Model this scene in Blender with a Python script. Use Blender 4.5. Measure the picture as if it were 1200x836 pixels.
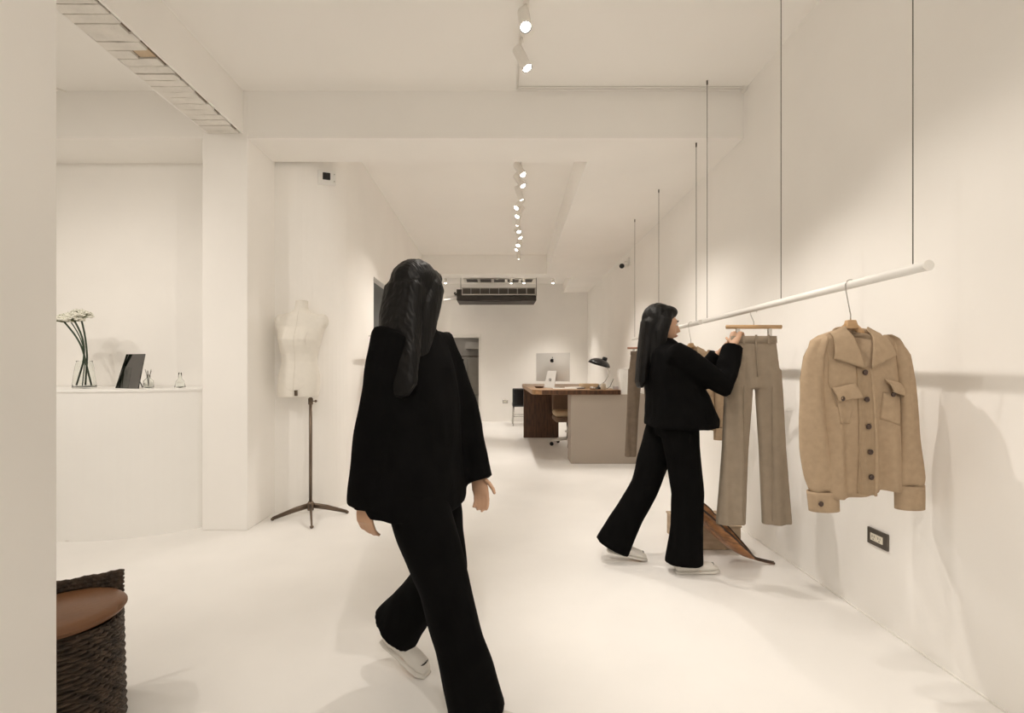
import bpy, bmesh, math, random
from mathutils import Vector, Matrix, noise
random.seed(7)
PI = math.pi
S = bpy.context.scene
COL = S.collection
for o in list(bpy.data.objects): bpy.data.objects.remove(o)

# ------------------------------------------------------------------ camera, world, exposure
F, VX, VY, HC = 550.0, 580.0, 432.0, 1.22          # focal length in pixels, vanishing point, camera height
cam = bpy.data.cameras.new('camera'); camo = bpy.data.objects.new('camera', cam); COL.objects.link(camo)
camo.location = (0, 0, HC); camo.rotation_euler = (PI/2, 0, 0)
cam.sensor_width = 36; cam.lens = 36*F/1200; cam.shift_x = (600-VX)/1200; cam.shift_y = (VY-418)/1200
cam.clip_start = .02
S.camera = camo
w = bpy.data.worlds.new('world'); S.world = w; w.use_nodes = True
w.node_tree.nodes['Background'].inputs[0].default_value = (1, .94, .86, 1)
w.node_tree.nodes['Background'].inputs[1].default_value = .8
S.view_settings.view_transform = 'Standard'; S.view_settings.look = 'None'
S.view_settings.exposure = 0.50; S.view_settings.gamma = 1; S.view_settings.use_curve_mapping = False
LAMP_COL = (1.0, .925, .84)
S.cycles.diffuse_bounces = 9; S.cycles.max_bounces = 12
K_SPOT = 1.0                                         # master strength of the lamps

def at(px, py, z):                                   # pixel + height above floor -> point
    d = F*(HC-z)/(py-VY)
    return Vector(((px-VX)*d/F, d, z))
def atd(px, py, d):                                  # pixel + distance -> point
    return Vector(((px-VX)*d/F, d, HC-(py-VY)*d/F))
def wall_x(d): return 1.755+.0335*d                  # inner face of the right wall
def rail_x(d): return 1.395+.0425*d

# ------------------------------------------------------------------ materials
MATS = {}
def mat(name, col, rough=.6, metal=0, var=.05, vscale=6, bump=.0, bscale=60, spec=.5, coat=0, stretch=None, emit=None):
    if name in MATS: return MATS[name]
    m = bpy.data.materials.new(name); m.use_nodes = True; MATS[name] = m
    nt = m.node_tree; b = nt.nodes['Principled BSDF']
    b.inputs['Roughness'].default_value = rough; b.inputs['Metallic'].default_value = metal
    b.inputs['Specular IOR Level'].default_value = spec
    b.inputs['Coat Weight'].default_value = coat
    tc = nt.nodes.new('ShaderNodeTexCoord'); mp = nt.nodes.new('ShaderNodeMapping')
    nt.links.new(tc.outputs['Object'], mp.inputs[0])
    if stretch: mp.inputs['Scale'].default_value = stretch
    n = nt.nodes.new('ShaderNodeTexNoise'); n.inputs['Scale'].default_value = vscale; n.inputs['Detail'].default_value = 5
    nt.links.new(mp.outputs[0], n.inputs['Vector'])
    r = nt.nodes.new('ShaderNodeValToRGB')
    c0 = [max(0, c*(1-var)) for c in col]; c1 = [min(1, c*(1+var)) for c in col]
    r.color_ramp.elements[0].position = .3; r.color_ramp.elements[1].position = .7
    r.color_ramp.elements[0].color = (*c0, 1); r.color_ramp.elements[1].color = (*c1, 1)
    nt.links.new(n.outputs[0], r.inputs[0]); nt.links.new(r.outputs[0], b.inputs['Base Color'])
    if bump:
        n2 = nt.nodes.new('ShaderNodeTexNoise'); n2.inputs['Scale'].default_value = bscale; n2.inputs['Detail'].default_value = 4
        nt.links.new(mp.outputs[0], n2.inputs['Vector'])
        bp = nt.nodes.new('ShaderNodeBump'); bp.inputs['Strength'].default_value = bump; bp.inputs['Distance'].default_value = .01
        nt.links.new(n2.outputs[0], bp.inputs['Height']); nt.links.new(bp.outputs[0], b.inputs['Normal'])
    if emit:
        b.inputs['Emission Color'].default_value = (*emit[0], 1); b.inputs['Emission Strength'].default_value = emit[1]
    return m
def wave_bump(m, scale, strength, axis='Z', dist=.004, distortion=1.0, wtype='BANDS'):
    nt = m.node_tree; b = nt.nodes['Principled BSDF']
    tc = nt.nodes.new('ShaderNodeTexCoord'); wv = nt.nodes.new('ShaderNodeTexWave')
    wv.bands_direction = axis; wv.inputs['Scale'].default_value = scale; wv.inputs['Distortion'].default_value = distortion
    nt.links.new(tc.outputs['Object'], wv.inputs[0])
    bp = nt.nodes.new('ShaderNodeBump'); bp.inputs['Strength'].default_value = strength; bp.inputs['Distance'].default_value = dist
    nt.links.new(wv.outputs['Fac'], bp.inputs['Height']); nt.links.new(bp.outputs[0], b.inputs['Normal'])
def glass(name, col=(1, 1, 1), rough=0.0):
    m = bpy.data.materials.new(name); m.use_nodes = True; b = m.node_tree.nodes['Principled BSDF']
    b.inputs['Base Color'].default_value = (*col, 1); b.inputs['Roughness'].default_value = rough
    b.inputs['Transmission Weight'].default_value = 1; b.inputs['IOR'].default_value = 1.16
    MATS[name] = m; return m

M_wall = mat('plaster', (.92, .90, .868), .85, var=.02, vscale=1.6, bump=.06, bscale=14)
M_ceil = mat('ceiling_paint', (.92, .90, .868), .9, var=.015, vscale=1.2, bump=.04, bscale=12)
M_floor = mat('microcement', (.85, .835, .81), .38, var=.045, vscale=1.3, bump=.03, bscale=5, spec=.4)
M_white = mat('white_paint', (.84, .82, .78), .45, var=.01)
M_counter = mat('counter_white', (.92, .91, .885), .6, var=.015, vscale=2)
M_wire = mat('steel_wire', (.10, .09, .075), .4, .6)
M_rail = mat('rail_white', (.88, .86, .82), .35, var=.01)
M_lampbody = mat('lamp_body', (.86, .83, .78), .4, var=.01)
M_dark = mat('dark_plastic', (.02, .02, .02), .4, var=.1)
M_black = mat('black_gloss', (.008, .008, .009), .15, var=.1)
M_brick = mat('painted_brick', (.80, .77, .72), .9, var=.06, vscale=9, bump=.5, bscale=45)
M_brick2 = mat('bare_brick', (.60, .47, .33), .9, var=.1, vscale=14, bump=.5, bscale=45)
M_mortar = mat('old_mortar', (.20, .16, .12), .95, var=.4, vscale=30, bump=.4)
M_pole = mat('bronze_metal', (.16, .12, .09), .38, .85, var=.1)
M_steel = mat('steel', (.55, .53, .5), .25, 1, var=.03)
M_grey = mat('ac_grey', (.55, .53, .50), .5, .2, var=.04)
M_acd = mat('ac_dark', (.045, .038, .033), .5, .2, var=.2)
M_wood = mat('walnut', (.085, .04, .02), .35, var=.55, vscale=7, stretch=(6, 6, .7), bump=.05, spec=.4)
M_woodsheen = mat('walnut_top_sheen', (.33, .19, .095), .35, var=.3, vscale=7, stretch=(.8, 7, 7), spec=.4)  # walnut turned tan: the reflection on the desktop is put into its colour
M_hang = mat('hanger_wood', (.52, .33, .17), .4, var=.15, vscale=10, stretch=(1, 8, 8))
M_hangred = mat('hanger_red', (.36, .17, .10), .4, var=.15, vscale=10)
M_gold = mat('brass', (.45, .33, .17), .35, .9)
M_block = mat('plinth_plaster', (.40, .345, .29), .8, var=.03, vscale=2)
M_knit = mat('knit_beige', (.45, .335, .225), .95, var=.06, vscale=40, spec=.15)
wave_bump(M_knit, 95, .35, 'Z', .0025, .6)
M_knit2 = mat('knit_rib', (.395, .29, .19), .95, var=.06, vscale=40, spec=.15)
wave_bump(M_knit2, 70, .5, 'X', .003, .4)
M_button = mat('button_brown', (.055, .028, .018), .3, var=.4, vscale=60)
M_khaki = mat('trouser_taupe', (.30, .245, .185), .85, var=.06, vscale=20, bump=.08, bscale=90, spec=.2)
M_darktaupe = mat('trouser_dark_taupe', (.15, .115, .085), .85, var=.1, vscale=20, bump=.08, bscale=90, spec=.2)
M_bcloth = mat('black_cloth', (.0035, .0033, .0033), .9, var=.2, vscale=14, bump=.15, bscale=70, spec=.07)
M_bcloth2 = mat('black_trouser', (.003, .0028, .0028), .85, var=.2, vscale=14, bump=.1, bscale=70, spec=.07)
M_hair = mat('black_hair', (.004, .0034, .003), .48, var=.3, vscale=30, stretch=(6, 6, .4), spec=.2)
wave_bump(M_hair, 40, .25, 'X', .003, 3)
M_skin = mat('skin', (.55, .33, .21), .5, var=.05, vscale=9)
M_lip = mat('lip', (.42, .16, .12), .4)
M_shoe = mat('shoe_white', (.66, .63, .58), .5, var=.05)
M_form = mat('mannequin_linen', (.78, .745, .68), .8, var=.02, vscale=30, bump=.08, bscale=220)
M_seam = mat('mannequin_seam', (.66, .62, .55), .8)
M_leather = mat('tan_leather', (.17, .072, .026), .38, var=.12, vscale=7, bump=.06, bscale=80)
M_weave = mat('dark_rattan', (.05, .032, .02), .6, var=.6, vscale=25, bump=.3)
M_stem = mat('green_stem', (.035, .055, .03), .5, var=.2)
M_petal = mat('allium_white', (.84, .83, .75), .7, var=.15, vscale=90)
M_pistil = mat('allium_green', (.22, .24, .12), .7)
M_palm = mat('dried_palm', (.30, .135, .05), .35, var=.45, vscale=6, stretch=(.7, 8, 8), bump=.2, bscale=25)
M_palm_in = mat('dried_palm_inside', (.05, .028, .016), .5, var=.4, vscale=6, stretch=(.7, 8, 8))
M_box = mat('oak_box', (.42, .32, .22), .7, var=.15, vscale=8, stretch=(1, 1, 5))
M_alu = mat('aluminium', (.72, .71, .69), .35, .55, var=.02)
M_plate = mat('outlet_plate', (.11, .095, .08), .4, .4, var=.1)
M_socket = mat('socket_cream', (.74, .69, .58), .4)
M_bluedoor = mat('blue_grey_lacquer', (.10, .115, .12), .3, var=.2, vscale=2, stretch=(1, 1, .4))
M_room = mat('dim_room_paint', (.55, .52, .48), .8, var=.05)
M_tan = mat('tan_paper', (.55, .42, .27), .7, var=.05)
M_cushion = mat('brown_cushion', (.20, .13, .085), .7, var=.1)
M_paper = mat('white_paper', (.86, .85, .82), .6, var=.01)
M_mirror = mat('dark_reflection_mirror', (.17, .17, .17), .03, 1, var=.02)  # dark tint in the mirror colour stands in for a dark reflection
M_frameD = mat('metal_dim', (.25, .22, .19), .4, .8)
M_label = mat('woven_label', (.86, .84, .80), .7)
M_soil = mat('water_clear', (.8, .85, .8), .1)
M_glass = glass('clear_glass', (.97, .98, .96))
M_lens = mat('lamp_lens', (1, 1, 1), .3, var=0, emit=((1, .93, .82), 22))
M_lensdim = mat('lamp_lens_dim', (1, 1, 1), .3, var=0, emit=((1, .93, .82), 6))

# ------------------------------------------------------------------ mesh helpers
class MB:
    def __init__(s): s.v = []; s.f = []
    def add(s, vs, fs):
        b = len(s.v); s.v += [tuple(v) for v in vs]; s.f += [tuple(i+b for i in f) for f in fs]; return s
    def box(s, c, size, rz=0, R=None):
        hx, hy, hz = [k/2 for k in size]
        R = R or Matrix.Rotation(rz, 3, 'Z'); c = Vector(c)
        vs = [c+R@Vector((x*hx, y*hy, z*hz)) for z in (-1, 1) for y in (-1, 1) for x in (-1, 1)]
        return s.add(vs, [(0, 2, 3, 1), (4, 5, 7, 6), (0, 1, 5, 4), (2, 6, 7, 3), (0, 4, 6, 2), (1, 3, 7, 5)])
    def bx(s, x0, x1, y0, y1, z0, z1): return s.box(((x0+x1)/2, (y0+y1)/2, (z0+z1)/2), (x1-x0, y1-y0, z1-z0))
    def prism(s, poly, z0, z1):
        n = len(poly)
        vs = [(x, y, z0) for x, y in poly]+[(x, y, z1) for x, y in poly]
        fs = [tuple(range(n-1, -1, -1)), tuple(range(n, 2*n))]+[(i, (i+1) % n, n+(i+1) % n, n+i) for i in range(n)]
        return s.add(vs, fs)
    def rings(s, rings, cap=True, closed=True):
        n = len(rings[0]); vs = [v for r in rings for v in r]; fs = []
        for k in range(len(rings)-1):
            for i in range(n if closed else n-1):
                j = (i+1) % n
                fs.append((k*n+i, k*n+j, (k+1)*n+j, (k+1)*n+i))
        if cap: fs += [tuple(range(n-1, -1, -1)), tuple((len(rings)-1)*n+i for i in range(n))]
        return s.add(vs, fs)
    def tube(s, pts, rad, n=10, side=None, cap=True, p=2.0, cat=True):
        """pts: points; rad: number, list of numbers or list of (a, b); side: direction of a"""
        pts = [Vector(q) for q in pts]
        if not isinstance(rad, (list, tuple)): rad = [rad]*len(pts)
        rs = []; prev = Vector(side).normalized() if side is not None else None
        for i, q in enumerate(pts):
            t = (pts[min(i+1, len(pts)-1)]-pts[max(i-1, 0)])
            t = t.normalized() if t.length > 1e-9 else Vector((0, 0, 1))
            if prev is None:
                prev = t.orthogonal().normalized()
            a = prev-t*prev.dot(t)
            a = a.normalized() if a.length > 1e-6 else t.orthogonal().normalized()
            b = t.cross(a); prev = Vector(side).normalized() if side is not None else a
            ra, rb = rad[i] if isinstance(rad[i], (list, tuple)) else (rad[i], rad[i])
            ring = []
            for k in range(n):
                th = 2*PI*k/n; c, sn = math.cos(th), math.sin(th)
                cx = math.copysign(abs(c)**(2/p), c); sx = math.copysign(abs(sn)**(2/p), sn)
                ring.append(q+a*ra*cx+b*rb*sx)
            rs.append(ring)
        return s.rings(rs, cap)
    def lathe(s, prof, n=24, c=(0, 0, 0), R=None, cap=False):
        c = Vector(c); R = R or Matrix.Identity(3)
        rs = [[c+R@Vector((r*math.cos(2*PI*k/n), r*math.sin(2*PI*k/n), z)) for k in range(n)] for r, z in prof]
        return s.rings(rs, cap)
    def ball(s, c, r, n=12, m=8, R=None):
        r = r if isinstance(r, (list, tuple)) else (r, r, r); c = Vector(c); R = R or Matrix.Identity(3)
        rs = []
        for i in range(m+1):
            ph = -PI/2+PI*(i+.0)/m; ph = max(-PI/2+.03, min(PI/2-.03, ph))
            rs.append([c+R@Vector((r[0]*math.cos(ph)*math.cos(2*PI*k/n), r[1]*math.cos(ph)*math.sin(2*PI*k/n), r[2]*math.sin(ph))) for k in range(n)])
        return s.rings(rs, True)
    def grid(s, fn, nu, nv):
        vs = [fn(i/nu, j/nv) for j in range(nv+1) for i in range(nu+1)]
        return s.add(vs, [(j*(nu+1)+i, j*(nu+1)+i+1, (j+1)*(nu+1)+i+1, (j+1)*(nu+1)+i) for j in range(nv) for i in range(nu)])
    def mesh(s, name, recalc=True):
        me = bpy.data.meshes.new(name); me.from_pydata(s.v, [], s.f); me.validate()
        if recalc:
            bm = bmesh.new(); bm.from_mesh(me); bmesh.ops.recalc_face_normals(bm, faces=bm.faces); bm.to_mesh(me); bm.free()
        return me
    def obj(s, name, m, parent=None, smooth=False, bevel=0, solid=0, sub=0, loc=None, rz=0, label=None):
        o = bpy.data.objects.new(name, s.mesh(name)); COL.objects.link(o); o.data.materials.append(m)
        if smooth: o.data.shade_smooth()
        if loc is not None: o.location = loc
        if rz: o.rotation_euler.z = rz
        if parent: o.parent = parent
        if solid: md = o.modifiers.new('solid', 'SOLIDIFY'); md.thickness = solid; md.offset = 0
        if bevel:
            md = o.modifiers.new('bevel', 'BEVEL'); md.width = bevel; md.segments = 2; md.limit_method = 'ANGLE'; md.angle_limit = .7
        if sub: md = o.modifiers.new('sub', 'SUBSURF'); md.levels = sub; md.render_levels = sub
        if label: o['label'] = label
        return o
    def fused(s, name, m, parent=None, voxel=.008, smooth=4, folds=0, fscale=(9, 9, 3), label=None):
        """one continuous surface grown from the overlapping shells"""
        tmp = bpy.data.objects.new('tmp', s.mesh('tmp')); COL.objects.link(tmp)
        md = tmp.modifiers.new('r', 'REMESH'); md.mode = 'VOXEL'; md.voxel_size = voxel
        md = tmp.modifiers.new('s', 'SMOOTH'); md.factor = .5; md.iterations = smooth
        dg = bpy.context.evaluated_depsgraph_get()
        me = bpy.data.meshes.new_from_object(tmp.evaluated_get(dg)); bpy.data.objects.remove(tmp)
        if folds:
            nn = [v.normal.copy() for v in me.vertices]
            for v, n_ in zip(me.vertices, nn):
                q = Vector((v.co.x*fscale[0], v.co.y*fscale[1], v.co.z*fscale[2]))
                v.co += n_*folds*(noise.noise(q)+.5*noise.noise(q*2.3+Vector((3, 1, 7))))
        me.name = name; me.shade_smooth(); me.materials.clear(); me.materials.append(m)
        o = bpy.data.objects.new(name, me); COL.objects.link(o)
        if parent: o.parent = parent
        if label: o['label'] = label
        return o

def thing(name, label, cat, loc=(0, 0, 0), rz=0, group=None):
    o = bpy.data.objects.new(name, None); COL.objects.link(o); o.empty_display_size = .1
    o.location = loc; o.rotation_euler.z = rz; o['label'] = label; o['category'] = cat
    if group: o['group'] = group
    return o
def tag(o, label, cat, group=None):
    o['label'] = label; o['category'] = cat
    if group: o['group'] = group
    return o
def struct(o, label=None):
    o['kind'] = 'structure'
    if label: o['label'] = label
    return o
def dup(root, loc, rz, label=None, group=None):
    def cp(o, par):
        c = o.copy(); COL.objects.link(c); c.parent = par
        for ch in o.children: cp(ch, c)
        return c
    r = cp(root, None); r.location = loc; r.rotation_euler.z = rz
    if label: r['label'] = label
    if group: r['group'] = group
    return r

# ------------------------------------------------------------------ room shell
ZC, ZB, D0, DB = 3.31, 2.955, -2.2, 10.75
XL = -5.0
struct(MB().prism([(XL-.2, D0), (wall_x(D0)+.2, D0), (wall_x(12.6)+.2, 12.6), (XL-.2, 12.6)], -.1, 0).obj('floor', M_floor), 'pale seamless microcement floor')
struct(MB().prism([(XL-.2, D0), (wall_x(D0)+.2, D0), (wall_x(8.7)+.2, 8.7), (XL-.2, 8.7)], ZC, ZC+.1).obj('ceiling', M_ceil), 'warm white plaster ceiling of the shop')
struct(MB().prism([(XL-.2, 8.7), (wall_x(8.7)+.2, 8.7), (wall_x(12.6)+.2, 12.6), (XL-.2, 12.6)], 3.16, 3.26).obj('ceiling', M_ceil), 'lower ceiling over the back bay')
struct(MB().prism([(wall_x(D0), D0), (wall_x(D0)+.2, D0), (wall_x(12.6)+.2, 12.6), (wall_x(12.6), 12.6)], 0, ZC).obj('wall_right', M_wall), 'long bare plaster wall behind the hanging rails')
struct(MB().prism([(wall_x(D0)-.006, D0), (wall_x(D0), D0), (wall_x(DB), DB), (wall_x(DB)-.006, DB)], 0, .008).obj('baseboard_right', M_white), 'thin pale bead where wall meets floor')
# left wall: frontal piece behind the counter and mannequin, rounded corner, long straight run with a door opening
XW = -1.345
def arc(cx, cy, r, a0, a1, n=12): return [(cx+r*math.cos(a0+(a1-a0)*i/n), cy+r*math.sin(a0+(a1-a0)*i/n)) for i in range(n+1)]
pl = [(XL, 3.97), (-1.70, 3.97)]+arc(XW-.33, 4.30, .33, -PI/2, 0)+[(XW, 5.20), (XW-.16, 5.20), (XW-.16, 4.35), (-1.75, 4.13), (XL, 4.13)]
mw = MB().prism(pl, 0, ZC).obj('wall_left', M_wall); struct(mw, 'rounded plaster wall behind the mannequin')
struct(MB().prism([(XW-.16, 5.20), (XW, 5.20), (XW, 6.30), (XW-.16, 6.30)], 2.24, ZC).prism([(XW-.16, 6.30), (XW, 6.30), (XW, DB+.1), (XW-.16, DB+.1)], 0, ZC).obj('wall_left', M_wall), 'straight plaster wall with the dark sliding door')
d1 = struct(MB().bx(XW-.15, XW-.09, 5.16, 6.34, 0, 2.26).obj('door_1', M_bluedoor), 'dark blue-grey sliding door in the left wall')
MB().bx(XW-.09, XW-.075, 6.15, 6.19, .85, 1.25).obj('handle', M_steel, d1)
# back wall with the doorway of a dim fitting room
DX0, DX1, DZ = -1.22, -.372, 1.925
struct(MB().bx(XW-.1, DX0, DB, DB+.12, 0, 3.2).bx(DX0, DX1, DB, DB+.12, DZ, 3.2).bx(DX1, wall_x(DB)+.1, DB, DB+.12, 0, 3.2).obj('wall_back', M_wall), 'back wall of the shop with a doorway')
struct(MB().bx(DX0-.05, DX1+.05, DB-.015, DB+.12, DZ, DZ+.07).bx(DX1, DX1+.05, DB-.015, DB+.12, 0, DZ).bx(DX0-.05, DX0, DB-.015, DB+.12, 0, DZ).obj('trim_1', M_white, bevel=.003), 'white casing around the back doorway')
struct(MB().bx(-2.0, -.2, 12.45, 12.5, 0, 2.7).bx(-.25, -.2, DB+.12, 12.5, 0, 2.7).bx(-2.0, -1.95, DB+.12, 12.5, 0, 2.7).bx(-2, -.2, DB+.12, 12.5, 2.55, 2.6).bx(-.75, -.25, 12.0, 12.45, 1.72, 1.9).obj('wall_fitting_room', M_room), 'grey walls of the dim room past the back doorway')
# side and front enclosure
struct(MB().bx(XL-.2, XL, D0, 4.1, 0, ZC).obj('wall_far_left', M_wall), 'end wall of the side room')
struct(MB().bx(XL, -2.2, D0-.15, D0, 0, ZC).bx(-2.2, 1.6, D0-.15, D0, 2.7, ZC).bx(1.6, 2.2, D0-.15, D0, 0, ZC).obj('wall_front', M_wall), 'street side wall around the shop window')
wf = struct(MB().bx(-2.2, 1.6, D0-.13, D0-.07, 2.62, 2.7).bx(-2.2, 1.6, D0-.13, D0-.07, 0, .08).bx(-2.2, -2.14, D0-.13, D0-.07, 0, 2.7).bx(1.54, 1.6, D0-.13, D0-.07, 0, 2.7).bx(-.33, -.27, D0-.13, D0-.07, 0, 2.7).obj('window_1', M_dark), 'black framed shop window')
# foreground pier
struct(MB().bx(-1.36, -1.194, D0, 1.28, 0, ZC).obj('wall_near', M_wall, bevel=.004), 'plain plaster wall end standing before the side room')
# column, cross beam, bulkheads
struct(MB().bx(-2.203, -1.862, 3.53, 3.99, 0, ZC).obj('trim_2', M_wall, bevel=.006), 'square plaster column beside the mannequin')
struct(MB().bx(XL, wall_x(3.7)+.05, 3.535, 3.94, ZB, ZC+.02).bx(XL, -1.9, 3.94, 3.972, ZB, ZC+.02).obj('trim_3', M_wall), 'deep plaster beam spanning the whole shop')
def bulk(d): return .625+.0375*d
struct(MB().prism([(bulk(3.9), 3.94), (wall_x(3.9)+.05, 3.94), (wall_x(8.7)+.05, 8.64), (bulk(8.7), 8.64)], ZB, ZC+.02).obj('trim_4', M_wall), 'dropped ceiling box along the right wall')
struct(MB().bx(XW-.05, wall_x(8.7)+.05, 8.64, 8.97, ZB, ZC+.02).obj('trim_5', M_wall), 'rear plaster beam before the air conditioner')
struct(MB().prism([(1.466, 8.95), (wall_x(8.9)+.05, 8.95), (wall_x(DB)+.05, DB+.02), (1.556, DB+.02)], ZB, 3.2).obj('trim_6', M_wall), 'narrow dropped ceiling box in the back bay')
# brick beam over the side room opening: plaster face, bare painted brick underside
bb = MB().bx(-1.908, -1.893, .9, 3.54, 2.990, ZC+.02).bx(-2.160, -1.908, .9, 3.54, 3.03, ZC+.02).bx(-2.172, -2.160, .9, 3.54, 2.990, ZC+.02).obj('trim_7', M_wall)
struct(bb, 'plaster lintel with a row of painted bricks showing underneath')
mo = MB().bx(-2.160, -1.908, .9, 3.53, 3.0, 3.04).obj('mortar_bed', M_mortar, bb)
brick_me = {}
y = 1.0; k = 0
while y < 3.50:
    wd = random.uniform(.056, .074)
    if y+wd > 3.535: wd = 3.533-y
    x0 = -2.158+random.uniform(0, .004); x1 = -1.922+random.uniform(-.010, .012); zb = 2.984+random.uniform(0, .006)
    m = MB(); cut = random.random()
    def blk(xa, xb):
        nx = 4
        rng = [random.uniform(-.003, .003) for _ in range(12)]
        vs = []
        for i in range(nx+1):
            t = xa+(xb-xa)*i/nx
            vs += [(t, y+rng[i]*.8, zb), (t, y+wd-.0025+rng[i+5]*.8, zb), (t, y+wd-.0025, 3.03), (t, y, 3.03)]
        fs = []
        for i in range(nx):
            a = i*4; b_ = a+4
            for q in range(4): fs.append((a+q, a+(q+1) % 4, b_+(q+1) % 4, b_+q))
        fs += [(3, 2, 1, 0), (nx*4, nx*4+1, nx*4+2, nx*4+3)]
        m.add(vs, fs)
    bare = abs(y-2.615) < .034
    if bare:
        blk(x0, -2.03); b1 = m.obj('brick', M_brick, bb, bevel=.0025)
        m = MB(); zb = 2.994; blk(-2.02, -1.93); m.obj('brick', M_brick2, bb, bevel=.003)
    else:
        blk(x0, x1); m.obj('brick', M_brick, bb, bevel=.0025)
    y += wd+random.choice([.0005, .001, .002, .004, .007]); k += 1

# curved reception counter with a thin top
def counter_poly(off=0):
    R = 1.09-off; return [(x_, y_) for x_, y_ in arc(-3.0, 4.39, R+off*2, math.radians(-140), math.radians(-25), 40) if y_ < 3.955 and x_ < -2.05]
cpl = counter_poly(); 
ct = thing('reception_counter', 'white curved reception counter between pier and column', 'counter', (-3.0, 3.6, 0))
off = Vector((-3.0, 3.6))
poly = [(x_-off.x, y_-off.y) for x_, y_ in cpl]; poly = [(poly[0][0], .355)]+poly+[(poly[-1][0], .355)]
MB().prism(poly, 0, 1.05).obj('body', M_counter, ct)
cp2 = [(x_-off.x, y_-off.y) for x_, y_ in [(-3.0+(x_+3.0)*1.006, 4.39+(y_-4.39)*1.006) for x_, y_ in cpl]]; cp2 = [(cp2[0][0], .36)]+cp2+[(min(cp2[-1][0], .93), .36)]
MB().prism(cp2, 1.05, 1.068).obj('counter_top', M_counter, ct, bevel=.003)
MB().prism([(p_[0]*.985, p_[1]) for p_ in poly], 0, .012).obj('plinth', M_white, ct)

# ------------------------------------------------------------------ lamps
def track_x(d): return .07+.04*d
def track(d0, d1, label):
    t = thing('lighting_track', label, 'track', (track_x((d0+d1)/2), (d0+d1)/2, ZC))
    c = t.location
    MB().prism([(track_x(d0)-.018-c.x, d0-c.y), (track_x(d0)+.018-c.x, d0-c.y), (track_x(d1)+.018-c.x, d1-c.y), (track_x(d1)-.018-c.x, d1-c.y)], -.022, 0).obj('rail', M_lampbody, t)
    MB().prism([(track_x(d0)-.005-c.x, d0-c.y), (track_x(d0)+.005-c.x, d0-c.y), (track_x(d1)+.005-c.x, d1-c.y), (track_x(d1)-.005-c.x, d1-c.y)], -.0235, -.020).obj('slot', M_grey, t)
    return t
LAMPMESH = {}
def lamp(lens, direction, watts, ztop, label, group, length=.15, rad=.033, angle=70, blend=.7, dim=False, mount=None, lit=True):
    """cylindrical track spotlight: adapter on the track, stem, body, dark baffle, lens and its light"""
    lens = Vector(lens); dr = Vector(direction).normalized()
    tail = lens-dr*length; piv = lens-dr*length*.82
    top = Vector((piv.x if mount is None else mount[0], piv.y if mount is None else mount[1], ztop))
    t = thing('track_spotlight', label, 'spotlight', top, 0, group)
    L = lambda q: q-top
    MB().box((0, 0, -.012), (.034, .10, .024)).obj('adapter', M_lampbody, t, bevel=.003)
    MB().tube([(0, 0, -.02), L(piv)], .008, 8).obj('stem', M_lampbody, t, True)
    R = dr.to_track_quat('Z', 'Y').to_matrix()
    bo = MB().lathe([(.0, 0), (rad*.93, 0), (rad, .004), (rad, length-.001), (rad*.93, length), (rad*.9, length-.012), (0, length-.012)], 20, L(tail), R).obj('body', M_lampbody, t, True)
    md = bo.modifiers.new('e', 'EDGE_SPLIT'); md.split_angle = .6
    MB().lathe([(rad*.9, length-.010), (rad*.97, length+.001), (rad*.88, length+.0015), (rad*.84, length-.009)], 20, L(tail), R).obj('baffle', M_dark, t, True)
    MB().lathe([(rad*.84, 0), (rad*.72, rad*.30), (rad*.45, rad*.52), (.001, rad*.6)], 20, L(lens-dr*.008), R).obj('lens', M_lensdim if dim else M_lens, t)
    if lit:
        ld = bpy.data.lights.new('spot', 'SPOT'); ld.energy = watts*K_SPOT; ld.color = LAMP_COL
        ld.spot_size = math.radians(angle); ld.spot_blend = blend; ld.shadow_soft_size = rad*.8
        lo = bpy.data.objects.new('spot_light', ld); COL.objects.link(lo); lo.parent = t
        lo.location = L(lens+dr*(rad*.6+.01)); lo.rotation_euler = (-dr).to_track_quat('Z', 'Y').to_euler()
    return t
# near track (partly before the camera's view)
track(-1.2, 2.78, 'short white lighting track before the deep plaster beam')
ZL = 3.09
ORD = 'first second third fourth fifth sixth seventh eighth ninth tenth eleventh'.split()
GN, GF = 'spotlights on the near track', 'spotlights on the long rear track'
lamp(at(616, 32, ZL), (.06, -.45, -.9), 40, ZC-.02, 'white track spotlight aimed at the shop window, on the end of the near track', GN, mount=(track_x(2.62), 2.64))
lamp(at(618, 80, ZL), (.42, -.12, -.9), 62, ZC, 'white track spotlight hung off the near track, tilted to the jacket rail', GN, mount=(.168, 2.93))
for n_l, (dd, dr, wt) in enumerate(((1.9, (.5, .05, -.86), 32), (1.45, (-.62, .62, -.55), 26), (.9, (.5, .3, -.8), 24), (.2, (-.1, .75, -.65), 45), (-.6, (.2, .5, -.85), 40))):
    lamp((track_x(dd)+dr[0]*.1, dd+dr[1]*.1, ZL), dr, wt, ZC-.02, ORD[n_l+2]+' white spotlight from the deep beam on the near track', GN, mount=(track_x(dd), dd))
# rear track
track(4.3, 8.35, 'long white lighting track in the rear ceiling bay')
far = [(613, 205, (.45, -.3, -.85), 0), (613, 218, (.5, -.2, -.85), 0), (611, 234, (.35, .35, -.85), 1), (605, 244, (-.55, -.25, -.8), 0), (606, 254, (-.45, -.2, -.85), 0),
       (606, 264, (-.25, .4, -.85), 1), (608, 272, (.1, -.3, -.9), 0), (610, 279, (.45, -.2, -.85), 0), (607, 288, (-.3, -.4, -.85), 0), (605, 293, (-.5, -.2, -.85), 0), (608, 303, (.1, .5, -.85), 0)]
for i, (px, py, dr, dim) in enumerate(far):
    q = at(px, py, ZL)
    lamp(q, dr, 46, ZC-.02, ORD[i]+' white spotlight from the deep beam on the long rear track', GF, dim=bool(dim), mount=(track_x(q.y), q.y))
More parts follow.
